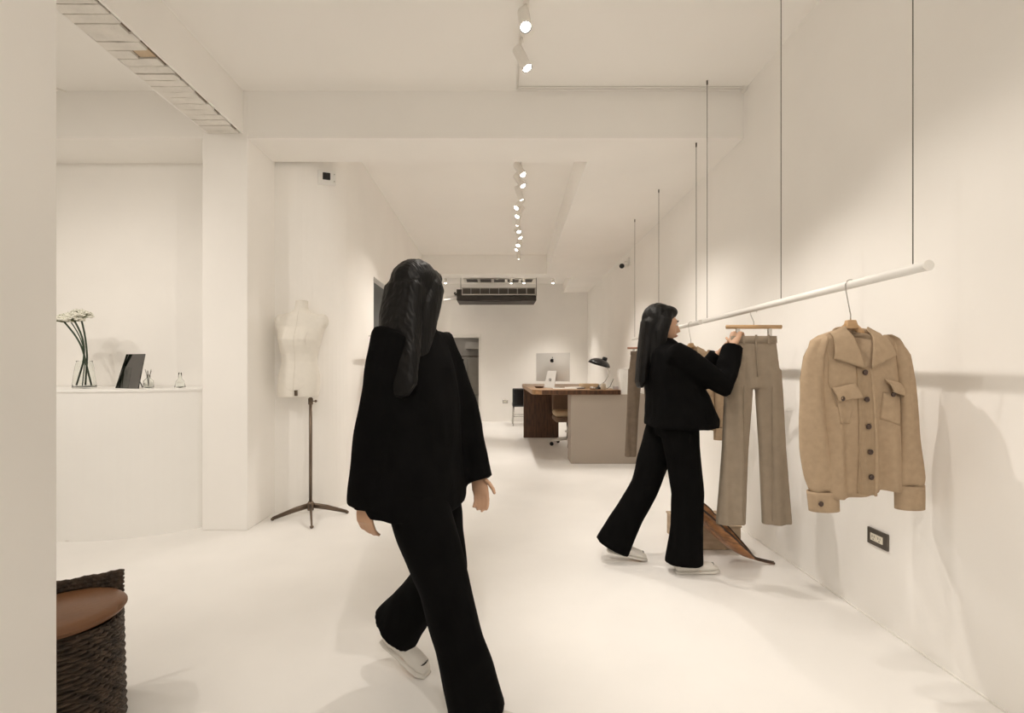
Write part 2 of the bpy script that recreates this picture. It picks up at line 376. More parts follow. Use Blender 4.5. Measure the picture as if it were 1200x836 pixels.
# back bay spots
for px, lb_ in ((522, 'small round spotlight beside the pipes of the air conditioner'), (599, 'small round spotlight over the middle of the air conditioner'), (614, 'small round spotlight over the plain end of the air conditioner'), (648, 'small round spotlight between air conditioner and dropped ceiling box')):
    q = atd(px, 332, 10.1)
    lamp(q, (0, -.12 if px != 599 else .16, -1), 80, 3.16, lb_, 'spotlights in the back bay', length=.09, rad=.03, angle=80)
lamp((-1.0, 11.6, 2.42), (-.1, .25, -1), 5, 2.55, 'added dim spotlight to brighten the room past the back doorway', 'spotlights in the back bay', length=.09, rad=.03, angle=120)  # added lamp that lifts the dark room behind the doorway
# side room spots (light the counter)
for x_, d_, dr, lb_ in ((-2.55, 1.0, (-.05, .62, -.78), 'beside the near wall'), (-3.6, 1.3, (.05, .6, -.8), 'by the end wall'), (-3.1, 2.1, (.0, .35, -.95), 'before the reception counter')):
    lamp((x_, d_, 3.09), dr, 36, ZC, 'white ceiling spotlight in the side room '+lb_, 'spotlights in the side room', angle=125, blend=1)
# surface conduit from the near track to the right wall, and one in the side room
cd = MB(); r_ = .006
for o_ in (0, .022):
    cd.tube([(.168-o_*.5, 2.95, ZC-.008), (.172-o_*.5, 3.50+o_-.022, ZC-.008), (wall_x(3.5)-.03, 3.50+o_-.022, ZC-.008)], r_, 6)
cd.box((wall_x(3.5)-.02, 3.49, ZC-.012), (.03, .045, .024))
tag(cd.obj('ceiling_conduit', M_white), 'thin double white conduit running along the ceiling to the right wall', 'conduit')
q = at(87, 111, ZC-.006)
tag(MB().tube([(-3.6, q.y-.25, ZC-.006), (q.x-.16, q.y-.22, ZC-.006), (q.x, q.y, ZC-.006), (-3.6, q.y+.01, ZC-.006)], .006, 6).obj('ceiling_conduit', M_lampbody), 'short bent conduit on the ceiling over the reception counter', 'conduit')

# ------------------------------------------------------------------ hanging rails
ZR = 1.568
def ceiling_at(d, x): return ZB if (3.535 < d < 3.94 or (3.9 < d < 8.7 and x > bulk(d))) else ZC
def hanging_rail(d0, d1, wires, label):
    c = Vector((rail_x((d0+d1)/2), (d0+d1)/2, ZR))
    t = thing('clothes_rail', label, 'clothes rail', c, 0, 'hanging rails on the right')
    a = Vector((rail_x(d0), d0, ZR))-c; b = Vector((rail_x(d1), d1, ZR))-c
    MB().tube([a, b], .0175, 16).obj('rod', M_rail, t, True)
    for e, s_ in ((a, -1), (b, 1)):
        MB().tube([e, e+Vector((0, s_*.004, 0))], .0185, 16).obj('end_cap', M_rail, t)
    for d in wires:
        x_ = rail_x(d); zt = ceiling_at(d, x_)
        wr = MB().tube([(x_-c.x, d-c.y, .014), (x_-c.x, d-c.y, zt-ZR)], .0019, 6).obj('wire', M_wire, t)
        MB().tube([(x_-c.x, d-c.y, zt-ZR-.03), (x_-c.x, d-c.y, zt-ZR)], .006, 8).obj('ceiling_anchor', M_wire, wr)
    return t
hanging_rail(1.585, 3.45, (1.645, 2.46, 3.405), 'white hanging clothes rail on wires that carries the beige cardigan')
hanging_rail(3.53, 5.55, (3.61, 4.55, 5.46), 'white hanging clothes rail under the beam, past the gap')
for o_ in (2.75,):   # tiny ferrule stop under the near rail
    pass

# left wall rail
lr = thing('wall_rail', 'white clothes rail bracketed to the left wall beside the sliding door', 'clothes rail', (-1.09, 5.7, ZR))
MB().tube([(0, -1.06, 0), (0, 1.2, 0)], .0175, 14).obj('rod', M_rail, lr, True)
for d in (-.7, 1.05):
    MB().tube([(0, d, 0), (XW+1.09, d, 0)], .008, 8).obj('bracket', M_rail, lr, True)

# ------------------------------------------------------------------ garments
def hook_mesh(m, base, top_z, r=.021, n=10, wire=.0022):
    """hanger hook in the local XZ plane: shank up from base, bow over the rail"""
    x0, z0 = base
    pts = [(x0, 0, z0), (x0, 0, z0+.03)]
    zc = top_z-r
    pts += [(x0-r*.9, 0, zc-.025), (x0-r, 0, zc)]
    pts += [(x0+r*math.cos(a), 0, zc+r*math.sin(a)) for a in [PI-PI*i/n for i in range(1, n+1)]]+[(x0+r*.8, 0, zc-.012)]
    m.tube(pts, wire, 7)
def coat_hanger(loc, rz, label, group=None, z_neck=-.155):
    """origin on the rail axis"""
    t = thing('coat_hanger', label, 'hanger', loc, rz, group)
    m = MB(); hook_mesh(m, (0, z_neck), .0205+.0005); m.obj('hook', M_steel, t, True)
    pr = [(-.03, 0), (-.02, .035), (.02, .035), (.03, 0)]
    nb = MB(); f = [(-.028, -.008), (-.016, .028), (.016, .028), (.028, -.008)]
    nb.add([(x, -.012, z+z_neck-.02) for x, z in f]+[(x, .012, z+z_neck-.02) for x, z in f], [(0, 1, 2, 3), (7, 6, 5, 4), (0, 4, 5, 1), (1, 5, 6, 2), (2, 6, 7, 3), (3, 7, 4, 0)])
    nb.obj('neck_block', M_hang, t, bevel=.003)
    for s_ in (-1, 1):
        MB().tube([(s_*.015, 0, z_neck-.015), (s_*.06, 0, z_neck-.055), (s_*.10, .004, z_neck-.080), (s_*.142, .010, z_neck-.100)], [(.013, .007), (.013, .008), (.014, .010), (.010, .012)], 10, side=(0, 0, 1)).obj('arm', M_hang, t, True)
    return t

def cardigan(loc, rz, label, group):
    """origin on the rail axis; local +X to the viewer's right, -Y to the front"""
    t = thing('knit_cardigan', label, 'cardigan', loc, rz, group)
    zn = -.175; sc = 1/275.
    def U(px): return (px-990)*sc
    def Z(py): return zn-(py-385)*sc
    # body rows: z, centre, half width, half depth
    rows = [(Z(391), U(990), .060, .030), (Z(396), U(991), .125, .042), (Z(402), U(993), .172, .050), (Z(415), U(995), .192, .058), (Z(440), U(998), .190, .064), (Z(480), U(1000), .182, .066), (Z(530), U(1002), .180, .064), (Z(562), U(1004), .180, .060), (Z(580), U(1005), .178, .056)]
    def row(z):
        if z >= rows[0][0]: return rows[0]
        for a, b in zip(rows, rows[1:]):
            if a[0] >= z >= b[0]:
                k = (a[0]-z)/(a[0]-b[0]); return tuple(a[i]*(1-k)+b[i]*k for i in range(4))
        return rows[-1]
    def folds(u, z):
        k = min(1, max(0, (Z(430)-z)/.35))
        return .017*k*math.sin(u*42+1.2+z*2)+.006*k*math.sin(u*83+z*7)
    def front(u, z):
        _, cu, hw, hd = row(z); q = min(.999, abs((u-cu)/hw)); return -(hd*(1-q**2.6)**(1/2.6))-folds(u, z)
    m = MB(); rs = []
    N = 110
    for i in range(33):
        z = Z(391)+(Z(580)-Z(391))*i/32
        _, cu, hw, hd = row(z); ring = []
        for k in range(N):
            th = 2*PI*k/N; c, sn = math.cos(th), math.sin(th)
            u = cu+hw*math.copysign(abs(c)**(2/2.6), c); w_ = hd*math.copysign(abs(sn)**(2/2.6), sn)
            w_ += (folds(u, z) if w_ < 0 else .5*folds(u, z))*(-1 if w_ < 0 else 1)*min(1, abs(sn)*2)
            hem = (.012*math.sin(u*19-.6)+.05*(u-cu)) if i == 32 else (.012*math.sin(u*19-.6)+.05*(u-cu))*(i/32)**3
            if w_ < 0 and z > Z(434):
                vv = (z-Z(434))/(Z(391)-Z(434)); half = .062*vv
                if abs(u-U(996-4*vv)) < half: w_ = max(.012, hd-.012)
            ring.append((u, w_, z+hem))
        rs.append(ring)
    m.rings(rs, cap=False)
    m.obj('body', M_knit, t, True, solid=.004)
    # label inside the neck with dark lettering strokes
    yl = row(Z(404))[3]-.020
    lb = MB().bx(U(979), U(999), yl-.0006, yl+.0006, Z(406), Z(402.6)).obj('neck_label', M_label, t)
    for kx in (980.5, 982.3, 984, 985.8, 987.4, 990.6, 992, 993.5, 995, 996.6):
        MB().bx(U(kx), U(kx+.95), yl-.0012, yl-.0005, Z(405.1), Z(403.7)).obj('letter', M_dark, lb)
    # collar flaps
    def flap(name, pts, lift=.006, thick=.005, mat_=None, n=12, curl=0):
        """pts: 4 pixel corners (tl, tr, br, bl), laid on the front surface"""
        p = [Vector((U(x), Z(y_))) for x, y_ in pts]
        def fn(a, b):
            top = p[0].lerp(p[1], a); bot = p[3].lerp(p[2], a); q = top.lerp(bot, b)
            wv = min(front(q.x, q.y), -.018)
            return (q.x, wv-lift-.006*math.sin(PI*b)*curl-curl*.010*b, q.y)
        return MB().grid(fn, n, n).obj(name, mat_ or M_knit, t, True, solid=thick)
    flap('collar', [(961, 394), (979, 386), (993, 435), (958, 424)], .012, .006, curl=.6)
    flap('collar', [(1009, 387), (1025, 395), (1037, 420), (1001, 435)], .012, .006, curl=.6)
    MB().tube([(U(968)+(U(1014)-U(968))*i/10, -.02+.045*math.sin(PI*i/10), Z(393)+.014*math.sin(PI*i/10)) for i in range(11)], [(.014, .005)]*11, 10, side=(0, 0, 1)).obj('collar_stand', M_knit, t, True)
    # placket and buttons
    flap('placket', [(986, 433), (1003, 433), (1009, 579), (990, 578)], .004, .005, M_knit2, 24)
    flap('front_edge', [(1002, 434), (1005, 433), (1010, 580), (1007, 580)], .0065, .004, M_knit, 24)
    def button(px, py, r=.0115, off=.012, par=None):
        u, z = U(px), Z(py); wv = min(front(u, z), -.018)-off
        b = MB().lathe([(.0, -.0035), (r*.8, -.0035), (r, -.001), (r, .002), (r*.8, .0035), (r*.55, .0022), (0, .0022)], 14, (u, wv, z), Matrix.Rotation(PI/2, 3, 'X')).obj('button', M_button, par or t, True)
        return b
    for px, py in ((994.5, 439.5), (995.5, 470), (997, 500.5), (998.5, 529), (1000, 557.5)): button(px, py)
    # pockets
    flap('pocket', [(961, 466), (984, 461), (981, 498), (967, 498)], .003, .004, None, 10)
    pf = flap('pocket_flap', [(957, 457), (983, 452), (990, 468), (962, 473)], .008, .004, None, 10, curl=.8)
    button(966.5, 469, .0105, .017)
    flap('pocket', [(1021, 462), (1047, 466), (1044, 501), (1019, 493)], .003, .004, None, 10)
    flap('pocket_flap', [(1021, 447), (1045, 452), (1051, 468), (1027, 462)], .010, .004, None, 10, curl=1.6)
    button(1029, 464.5, .0105, .019)
    # shoulder seams and sleeves
    for s_, path, cuff, cb in (
        (-1, [(957, 397.5, .006, .02), (951, 402, .024, .042), (944, 420, .036, .052), (942, 450, .048, .056), (945, 490, .058, .056), (949, 530, .064, .052), (954, 562, .066, .046), (955, 577, .056, .042)],
         [(956, 577, .068, .044), (957, 589, .0665, .043), (958, 600, .065, .042)], (945, 589)),
        (1, [(1038, 395.5, .006, .02), (1044, 401, .024, .042), (1053, 418, .034, .052), (1057, 450, .042, .056), (1061, 490, .052, .056), (1064, 530, .058, .052), (1067, 560, .062, .046), (1067.5, 572, .058, .042)],
         [(1067.5, 572, .064, .044), (1068, 586, .0635, .043), (1068, 600, .063, .042)], None)):
        for nm, pth, mt in (('sleeve', path, M_knit), ('cuff', cuff, M_knit)):
            rs = []
            for i in range(25 if nm == 'sleeve' else 7):
                k = i/(24 if nm == 'sleeve' else 6)*(len(pth)-1); j = min(int(k), len(pth)-2); fr = k-j
                a = [pth[j][q]*(1-fr)+pth[j+1][q]*fr for q in range(4)]
                ring = []
                for q in range(28):
                    th = 2*PI*q/28; wob = (.004*math.sin(th*4+i*.23+s_)+.005*math.sin(th*3-i*.37)) if nm == 'sleeve' else 0
                    ring.append((U(a[0])+(a[2]+wob)*math.cos(th), -.012+(a[3]*.8+wob)*math.sin(th), Z(a[1])))
                rs.append(ring)
            MB().rings(rs, cap=(nm == 'sleeve')).obj(nm, mt, t, True, solid=.004 if nm == 'cuff' else 0)
        if cb:
            u, z = U(cb[0]), Z(cb[1])
            MB().lathe([(.0, -.0035), (.009, -.0035), (.0112, -.001), (.0112, .002), (.009, .0035), (0, .0022)], 14, (u, -.053, z), Matrix.Rotation(PI/2, 3, 'X')).obj('button', M_button, t, True)
    for s_, pts in ((-1, [(952, 400), (956, 425), (955, 450), (962, 478)]), (1, [(1043, 400), (1046, 425), (1049, 450), (1050, 470)])):
        MB().tube([(U(x), min(front(U(x), Z(y_)), -.03)-.004, Z(y_)) for x, y_ in pts], .003, 6).obj('armhole_seam', M_knit, t, True)
    return t

def clip_hanger(loc, rz, label, wood, group=None, half=.165, zbar=-.105):
    t = thing('trouser_hanger', label, 'hanger', loc, rz, group)
    m = MB(); hook_mesh(m, (0, zbar), .0205); m.obj('hook', M_steel, t, True)
    MB().tube([(-half, 0, zbar), (half, 0, zbar)], [(.012, .009), (.012, .009)], 12, side=(0, 0, 1)).obj('bar', wood, t, True)
    for s_ in (-1, 1):
        cl = MB().box((s_*.095, 0, zbar-.035), (.022, .016, .05)).obj('clip', M_steel, t, bevel=.002)
        MB().tube([(s_*.095, 0, zbar-.012), (s_*.095, 0, zbar+.005)], .004, 6).obj('clip_wire', M_steel, cl)
    return t
def trousers(loc, rz, label, material, group, length=1.12, hw=.135, flare=1.12, ztop=-.155):
    t = thing('hanging_trousers', label, 'trousers', loc, rz, group)
    zc = ztop-.30
    def ring(cu, hw_, hd, z, ph, n=40):
        r = []
        for k in range(n):
            th = 2*PI*k/n; c, s_ = math.cos(th), math.sin(th)
            u = cu+hw_*math.copysign(abs(c)**.85, c); wv = hd*math.copysign(abs(s_)**.8, s_)
            amp = .010*min(1, (ztop-z)/.4)
            wv += amp*math.sin(u*60+ph+z*2.5)*abs(s_)
            r.append((u, wv, z))
        return r
    MB().rings([ring(0, hw, .020, ztop, 0), ring(0, hw*1.005, .021, ztop-.02, 0), ring(0, hw*1.01, .022, ztop-.042, 0)], False).obj('waistband', material, t, True, solid=.004)
    fb = MB().rings([ring(0, hw*(1+.22*k/8), .020+.020*k/8, ztop-.03-.28*k/8, 0) for k in range(9)], True)
    for s_ in (-1, 1):
        rs = []
        for k in range(17):
            z = zc+.10-(length-.22)*k/16; f = k/16
            wd = hw*(.60-.09*min(1, f*2))*(1+(flare-1)*f)
            rs.append(ring(s_*(hw*.615+.055*f*hw/.135), wd, .030+.012*min(1, f*5)-.004*f, z, 0))
        fb.rings(rs, True)
    fb.fused('trouser_body', material, t, .007, 3)
    for s_ in (-1, 1):
        MB().tube([(s_*hw*.62, -.046, zc-(length-.35)*k/6) for k in range(7)], .0022, 6).obj('crease', material, t, True)
    MB().tube([(0, -.024-.022*k/6, ztop-.04-.2*k/6) for k in range(7)], .004, 6).obj('fly', material, t, True)
    for s_ in (-.55, 0, .55):
        MB().box((s_*hw, -.026, ztop-.02), (.011, .004, .052)).obj('belt_loop', material, t)
    return t

dj = 1.95
coat_hanger((rail_x(dj), dj, ZR), 0, 'wooden coat hanger with steel hook inside the beige cardigan by the outlet', 'coat hangers')
cardigan((rail_x(dj)-.015, dj, ZR), math.radians(4), 'beige knit cardigan with brown buttons on the rail above the wall outlet', 'beige cardigans').scale = (.94, .94, .975)
dj2 = 3.72
coat_hanger((rail_x(dj2), dj2, ZR), 0, 'wooden coat hanger with gold tips behind the woman by the rail', 'coat hangers')
cardigan((rail_x(dj2)-.02, dj2, ZR), math.radians(-6), 'beige knit cardigan half hidden behind the woman at the rail', 'beige cardigans').scale = (.86, .94, .95)
dp = 2.80
clip_hanger((rail_x(dp)+.03, dp, ZR), 0, 'pale wooden clip hanger held by the woman', M_hang, 'trouser hangers', zbar=-.10)
trousers((rail_x(dp)+.03, dp, ZR), 0, 'taupe wide leg trousers on the hanger the woman is holding', M_khaki, 'hanging trousers', 1.14, .135, 1.25)
dp2 = 5.25
clip_hanger((rail_x(dp2)+.03, dp2, ZR), 0, 'reddish wooden clip hanger at the far end of the rail', M_hangred, 'trouser hangers', zbar=-.12)
trousers((rail_x(dp2)+.03, dp2, ZR), 0, 'dark taupe trousers at the far end of the rail by the desk', M_darktaupe, 'hanging trousers', 1.20, .13, .95)
# garments on the left rail, seen as shadows and slivers beside the walking woman
clip_hanger((-1.09, 4.86, ZR), 0, 'wooden clip hanger on the left wall rail', M_hang, 'trouser hangers')
trousers((-1.09, 4.86, ZR), 0, 'taupe trousers on the left wall rail', M_khaki, 'hanging trousers', 1.2, .13, 1.05)
coat_hanger((-1.06, 5.5, ZR), 0, 'wooden coat hanger on the left wall rail', 'coat hangers')
cardigan((-1.06, 5.5, ZR), 0, 'beige knit cardigan on the left wall rail', 'beige cardigans').scale = (.85, 1, 1)

# ------------------------------------------------------------------ mannequin
md_ = 3.84
mn = thing('dress_form', 'white tailor dress form on a bronze tripod stand in the wall corner', 'mannequin', ((364-VX)*md_/F, md_, 0))
cx = -.088
sl = 1/143.
def mz(py): return HC-(py-VY)*sl
rows = [(353, .047, .043, .0), (357, .049, .046, .0), (363, .053, .05, .0), (366.5, .085, .060, .004), (368.5, .145, .070, .006), (372, .190, .080, .008), (378, .207, .088, .008), (384, .200, .094, .006), (391, .182, .104, -.004), (399, .172, .113, -.012), (406, .163, .108, -.010), (415, .148, .094, 0), (424, .142, .086, .004), (431, .150, .090, .006), (440, .166, .100, .010), (450, .171, .108, .012), (458, .168, .106, .010), (464, .164, .100, .008), (465.5, .158, .095, .008)]
rs = []
for py, a, b, oy in rows:
    ring = []
    for k in range(48):
        th = 2*PI*k/48; c, s_ = math.cos(th), math.sin(th)
        x_ = a*math.copysign(abs(c)**.9, c); y_ = b*math.copysign(abs(s_)**.95, s_)
        if s_ < 0:   # bust
            for sx in (-1, 1):
                y_ -= .030*math.exp(-((x_-sx*.078)/.048)**2-((py-398)/8)**2)
        tilt = (py-410)*-.0006*.5
        ring.append((cx+x_+tilt, y_+oy, mz(py)))
    rs.append(ring)
tm = MB().rings(rs, True)
for sx in (-1, 1): tm.ball((cx+sx*.172+.014, .004, mz(377)), (.046, .058, .062), 20, 12)
tor = tm.fused('torso', M_form, mn, .006, 5)
MB().lathe([(0, .004), (.036, .004), (.048, 0), (.048, -.006)], 24, (cx+.017, 0, mz(353))).obj('neck_cap', M_form, mn, True)
def front_pt(xr, py):
    for (a, b) in zip(rows, rows[1:]):
        if a[0] <= py <= b[0]:
            k = (py-a[0])/(b[0]-a[0]); hw, hd, oy = [a[i]*(1-k)+b[i]*k for i in (1, 2, 3)]
            q = min(.97, abs(xr/hw)); y_ = -hd*(1-q*q)**.5+oy
            for sx in (-1, 1): y_ -= .030*math.exp(-((xr-sx*.078)/.048)**2-((py-398)/8)**2)
            return (cx+xr+(py-410)*-.0003, y_-.001, mz(py))
for pts in ([(0, 366+2*i) for i in range(50)], [(-.105-.0*i+.012*math.sin(i*.2), 385+2*i) for i in range(38)], [(.105-.012*math.sin(i*.2), 385+2*i) for i in range(38)], [(-.145+.29*i/20, 440+18*math.sin(PI*i/20)) for i in range(21)]):
    pp = [front_pt(*q) for q in pts]; pp = [q for q in pp if q]
    MB().tube(pp, .0016, 5).obj('seam', M_seam, tor, True)
MB().box((cx+.012, -.105, mz(460)), (.02, .02, .045)).obj('key_plate', M_pole, mn, bevel=.002)
MB().tube([(0, 0, .09), (0, 0, mz(466)+.02)], .0125, 14).obj('pole', M_pole, mn, True)
MB().tube([(0, 0, mz(474)), (0, 0, mz(467))], .019, 14).obj('collar', M_pole, mn, True)
MB().tube([(.012, -.01, mz(470)), (.045, -.02, mz(470))], .004, 8).ball((.05, -.021, mz(470)), .011).obj('thumb_screw', M_pole, mn, True)
MB().lathe([(0, .06), (.024, .06), (.028, .085), (.026, .12), (.016, .135), (.0, .135)], 16).obj('hub', M_pole, mn, True)
for ang in (196, 22, 293):
    a = math.radians(ang); L_ = .285
    MB().tube([(.018*math.cos(a), .018*math.sin(a), .098), (.12*math.cos(a), .12*math.sin(a), .072), (L_*math.cos(a), L_*math.sin(a), .016)], [(.022, .011), (.021, .010), (.013, .007)], 10, side=(0, 0, 1)).ball((L_*math.cos(a), L_*math.sin(a), .012), (.015, .015, .012)).obj('leg', M_pole, mn, True)

# ------------------------------------------------------------------ counter top things
CT = 1.068
def on_counter(px, d): return Vector(((px-VX)*d/F, d, CT))
dv = 3.58
v0 = on_counter(99, dv)
vs = thing('glass_vase', 'clear glass vase holding flower stems on the counter', 'vase', v0)
prof = [(.0, .004), (.070, .004), (.073, .012), (.072, .04), (.066, .10), (.056, .17), (.049, .205), (.050, .213), (.047, .213), (.046, .205), (.053, .17), (.063, .10), (.068, .04), (.066, .014), (.0, .012)]
MB().lathe([(r, z-.004) for r, z in prof], 32).obj('vase_body', M_glass, vs, True)
def head(m, g, c, R):
    for k in range(95):
        ph = math.acos(1-1.3*random.random()); th = random.uniform(0, 2*PI); r = R*random.uniform(.75, 1.05)
        q = Vector(c)+Vector((r*math.sin(ph)*math.cos(th), r*math.sin(ph)*math.sin(th), r*.55*math.cos(ph)))
        g.tube([Vector(c)+Vector((0, 0, -.02)), q], .0012, 4); g.ball(q+Vector((0, 0, .005)), .0042, 5, 4)
        for j in range(5):
            a = 2*PI*j/5+th
            m.ball(q+Vector((.0065*math.cos(a), .0065*math.sin(a), .002*math.sin(a*2))), (.0075, .0075, .0055), 5, 4)
        m.ball(q+Vector((0, 0, .002)), .0035, 5, 4)
st = [((-.045, .01), (73, 375), .9, .06), ((.045, -.02), (86, 374), -.6, .062), ((.02, .03), (94, 370), .2, .075), ((-.01, -.03), (80, 373), .5, .055)]
for i, (b, hp, bend, R) in enumerate(st):
    hq = atd(hp[0], hp[1], dv+(i-1.5)*.03); hd_ = hq-v0
    f = thing('allium_flower', ['white allium with a leaning stem at the outer edge of the vase', 'white allium whose stem crosses the vase diagonally', 'tallest white allium standing nearly upright in the vase', 'white allium with a thin stem between the others'][i], 'flower', v0, 0, 'alliums in the glass vase')
    p0 = Vector((-b[0]*1.0, b[1], .02)); mid = Vector(((b[0]*-.2), 0, .20))
    if i == 2: mid = Vector((.012, .01, .23))
    pts = []
    for k in range(17):
        t_ = k/16
        if t_ < .4: q = p0.lerp(mid, t_/.4)
        else:
            u_ = (t_-.4)/.6; q = mid.lerp(hd_, u_); q.x += .035*math.sin(PI*u_)*(1 if i != 2 else .3)
        pts.append(q)
    MB().tube(pts, (.0062 if i != 3 else .0036), 7).obj('stem', M_stem, f, True)
    m, g = MB(), MB(); head(m, g, hd_, R)
    fh = m.obj('flower_head', M_petal, f); fh['kind'] = 'stuff'
    g.obj('pedicel', M_pistil, f)['kind'] = 'stuff'
# leaning mirror
q = on_counter(149, 3.56)
mr = thing('table_mirror', 'mirror panel leaning on the counter, tinted for its dark reflection', 'mirror', q, math.radians(-22))
tl = math.radians(-9)
R = Matrix.Rotation(tl, 3, 'X')
sh = [(-.145, .0), (.125, .0), (.135, .265), (-.085, .265)]
mm = MB(); fr, bk = [R@Vector((x, 0, z)) for x, z in sh], [R@Vector((x, .008, z)) for x, z in sh]
mm.add(fr+bk, [(0, 1, 2, 3), (7, 6, 5, 4), (0, 4, 5, 1), (1, 5, 6, 2), (2, 6, 7, 3), (3, 7, 4, 0)]).obj('mirror_plate', M_mirror, mr)
MB().tube([R@Vector((0, .012, .17)), (0, .11, .004)], .004, 6).obj('strut', M_dark, mr)
q = on_counter(174, 3.54)
bt = thing('diffuser_bottle', 'small clear bottle with a dark sprig beside the mirror', 'bottle', q)
MB().lathe([(0, 0), (.032, 0), (.034, .01), (.033, .06), (.012, .08), (.012, .105), (.009, .105), (.009, .08), (.029, .058), (.030, .008), (0, .006)], 24).obj('bottle_body', M_glass, bt, True)
for k in range(5):
    a = k*1.3
    MB().tube([(0, 0, .015), (.008*math.cos(a), .008*math.sin(a), .09), (.022*math.cos(a), .02*math.sin(a), .135+.012*(k % 2))], .0016, 5).obj('sprig', M_wire, bt)
q = on_counter(211, 3.60)
tag(MB().lathe([(0, 0), (.034, 0), (.037, .01), (.028, .055), (.012, .075), (.011, .12), (.009, .12), (.010, .074), (.026, .053), (.033, .01), (0, .006)], 24).obj('glass_carafe', M_glass, None, True, loc=q), 'tiny clear carafe standing alone on the counter near the column', 'carafe')

# ------------------------------------------------------------------ woven stool
sr = math.radians(35)
sc_ = Vector((-1.44, 1.56, 0))
sto = thing('woven_stool', 'dark woven stool with a round tan leather seat beside the pier', 'stool', sc_, sr)
def sq(t_, h, p=7):
    c, s_ = math.cos(t_), math.sin(t_); return (h*math.copysign(abs(c)**(2/p), c), h*math.copysign(abs(s_)**(2/p), s_))
NP = 56
def body_pt(a, h): return sq(a, h, 3.0)
mb_ = MB()
mb_.rings([[(*body_pt(2*PI*i/NP, .158-.010*k/3), .383*k/3) for i in range(NP)] for k in range(4)], False).obj('shell', M_weave, sto, False)
for i in range(0, NP, 2):       # stakes
    a = 2*PI*i/NP
    MB().tube([(*body_pt(a, .161), .004), (*body_pt(a, .150), .384)], .0042, 5).obj('stake', M_weave, sto)
for k in range(26):             # woven strands
    z = .008+.0145*k; pts = []
    for i in range(NP*2):
        a = 2*PI*i/(NP*2)
        pts.append((*body_pt(a, .164-.026*z+.0035*math.sin(i*PI/2+k*PI)), z+.0022*math.sin(i*.9+k*2.1)))
    MB().tube(pts+[pts[0]], .0062, 5, cap=False).obj('strand', M_weave, sto)
bp_ = MB().bx(-.150, .150, .165, .173, .005, .455).obj('back_panel', M_weave, sto)
for k in range(31):
    z = .008+.0148*k
    MB().tube([(-.152+.304*i/24, .169-.006*math.sin(i*PI/2*2+k*PI+.6), z+.0015*math.sin(i+k)) for i in range(25)], .0068, 5).obj('strand', M_weave, bp_)
MB().lathe([(0, .385), (.150, .385), (.167, .392), (.171, .403), (.165, .415), (.14, .422), (0, .425)], 48).obj('seat', M_leather, sto, True)
MB().lathe([(.165, .4), (.1735, .402), (.1735, .406), (.165, .408)], 48).obj('piping', M_leather, sto, True)

# ------------------------------------------------------------------ desk group
DT0, DT1 = .886, .946
dk = thing('desk', 'walnut topped desk with a plaster block and a dark wood panel leg', 'desk', (1.05, 7.0, 0))
o_ = Vector((1.05, 7.0))
def rel(pts): return [(x-o_.x, y-o_.y) for x, y in pts]
top = rel([(1.60, 5.97), (1.60, 8.32), (.50, 8.32)]+[(.475, 8.2), (.475, 6.16)]+arc(.60, 6.09, .12, PI, 1.5*PI, 8))
MB().prism(top, DT0, DT1).obj('desktop', M_woodsheen, dk, bevel=.004)
edge = rel([(1.602, 5.967), (1.602, 5.972), (.60, 5.972), (.60, 5.967)])
MB().prism(edge, DT0+.002, DT1-.004).obj('edge_band', M_wood, dk)
MB().prism(rel([(.505, 8.26), (1.12, 8.26), (1.12, 8.31), (.505, 8.31)]), 0, DT0).obj('panel_leg', M_wood, dk, bevel=.003)
bl = MB().prism(rel([(.972, 6.0), (wall_x(6.0), 6.0), (wall_x(6.35), 6.35), (.985, 6.35)]), 0, DT0).obj('block_base', M_block, dk, bevel=.006)
# computer
q = Vector((.83, 6.62, DT1))
q = at(651, 456.3, DT1); q = Vector((q.x+.03, 6.72, DT1))
pc = thing('desktop_computer', 'silver all-in-one computer seen from behind on the desk', 'computer', q, math.radians(-33))
def scr(x, z):  # curved back shell
    return -.012-.022*math.cos(min(1, abs(x)/.264)*PI/2)*math.cos(min(1, abs(z-.31)/.2)*PI/2)
MB().grid(lambda a, b: (-.264+.528*a, scr(-.264+.528*a, .09+.405*b), .09+.405*b), 20, 16).obj('back_shell', M_alu, pc, True)
MB().bx(-.264, .264, -.012, -.002, .09, .495).obj('rim', M_alu, pc, bevel=.002)
MB().bx(-.258, .258, -.002, .0, .155, .489).obj('screen', M_black, pc)
R = Matrix.Rotation(math.radians(-10), 3, 'X')
MB().add([(-.08, -.13, .006), (.08, -.13, .006), (.08, -.115, .012), (-.08, -.115, .012), (-.07, -.032, .24), (.07, -.032, .24), (.07, -.022, .23), (-.07, -.022, .23)], [(0, 1, 5, 4), (3, 7, 6, 2), (0, 4, 7, 3), (1, 2, 6, 5), (4, 5, 6, 7), (0, 3, 2, 1)]).bx(-.085, .085, -.14, .06, 0, .006).obj('stand', M_alu, pc, bevel=.002)
MB().lathe([(.012, -.002), (.017, -.002), (.017, .002), (.012, .002), (.012, -.002)], 20, (0, -.092, .12), Matrix.Rotation(math.radians(70), 3, 'X')).obj('cable_hole', M_dark, pc)
ap = []
for i in range(40):     # fruit shaped emblem
    a = 2*PI*i/40; r = .030*(1+.06*math.cos(2*a))-.004*math.exp(-((a-PI/2)/.25)**2)-.003*math.exp(-((a-1.5*PI)/.25)**2)
    x_, z_ = r*math.cos(a)*.95, r*math.sin(a)
    if (x_-.034)**2+(z_-.004)**2 < .012**2: x_ = .034-math.sqrt(max(0, .012**2-(z_-.004)**2))
    ap.append((x_, z_))
em = MB(); n = len(ap); yb = scr(0, .385)-.0012
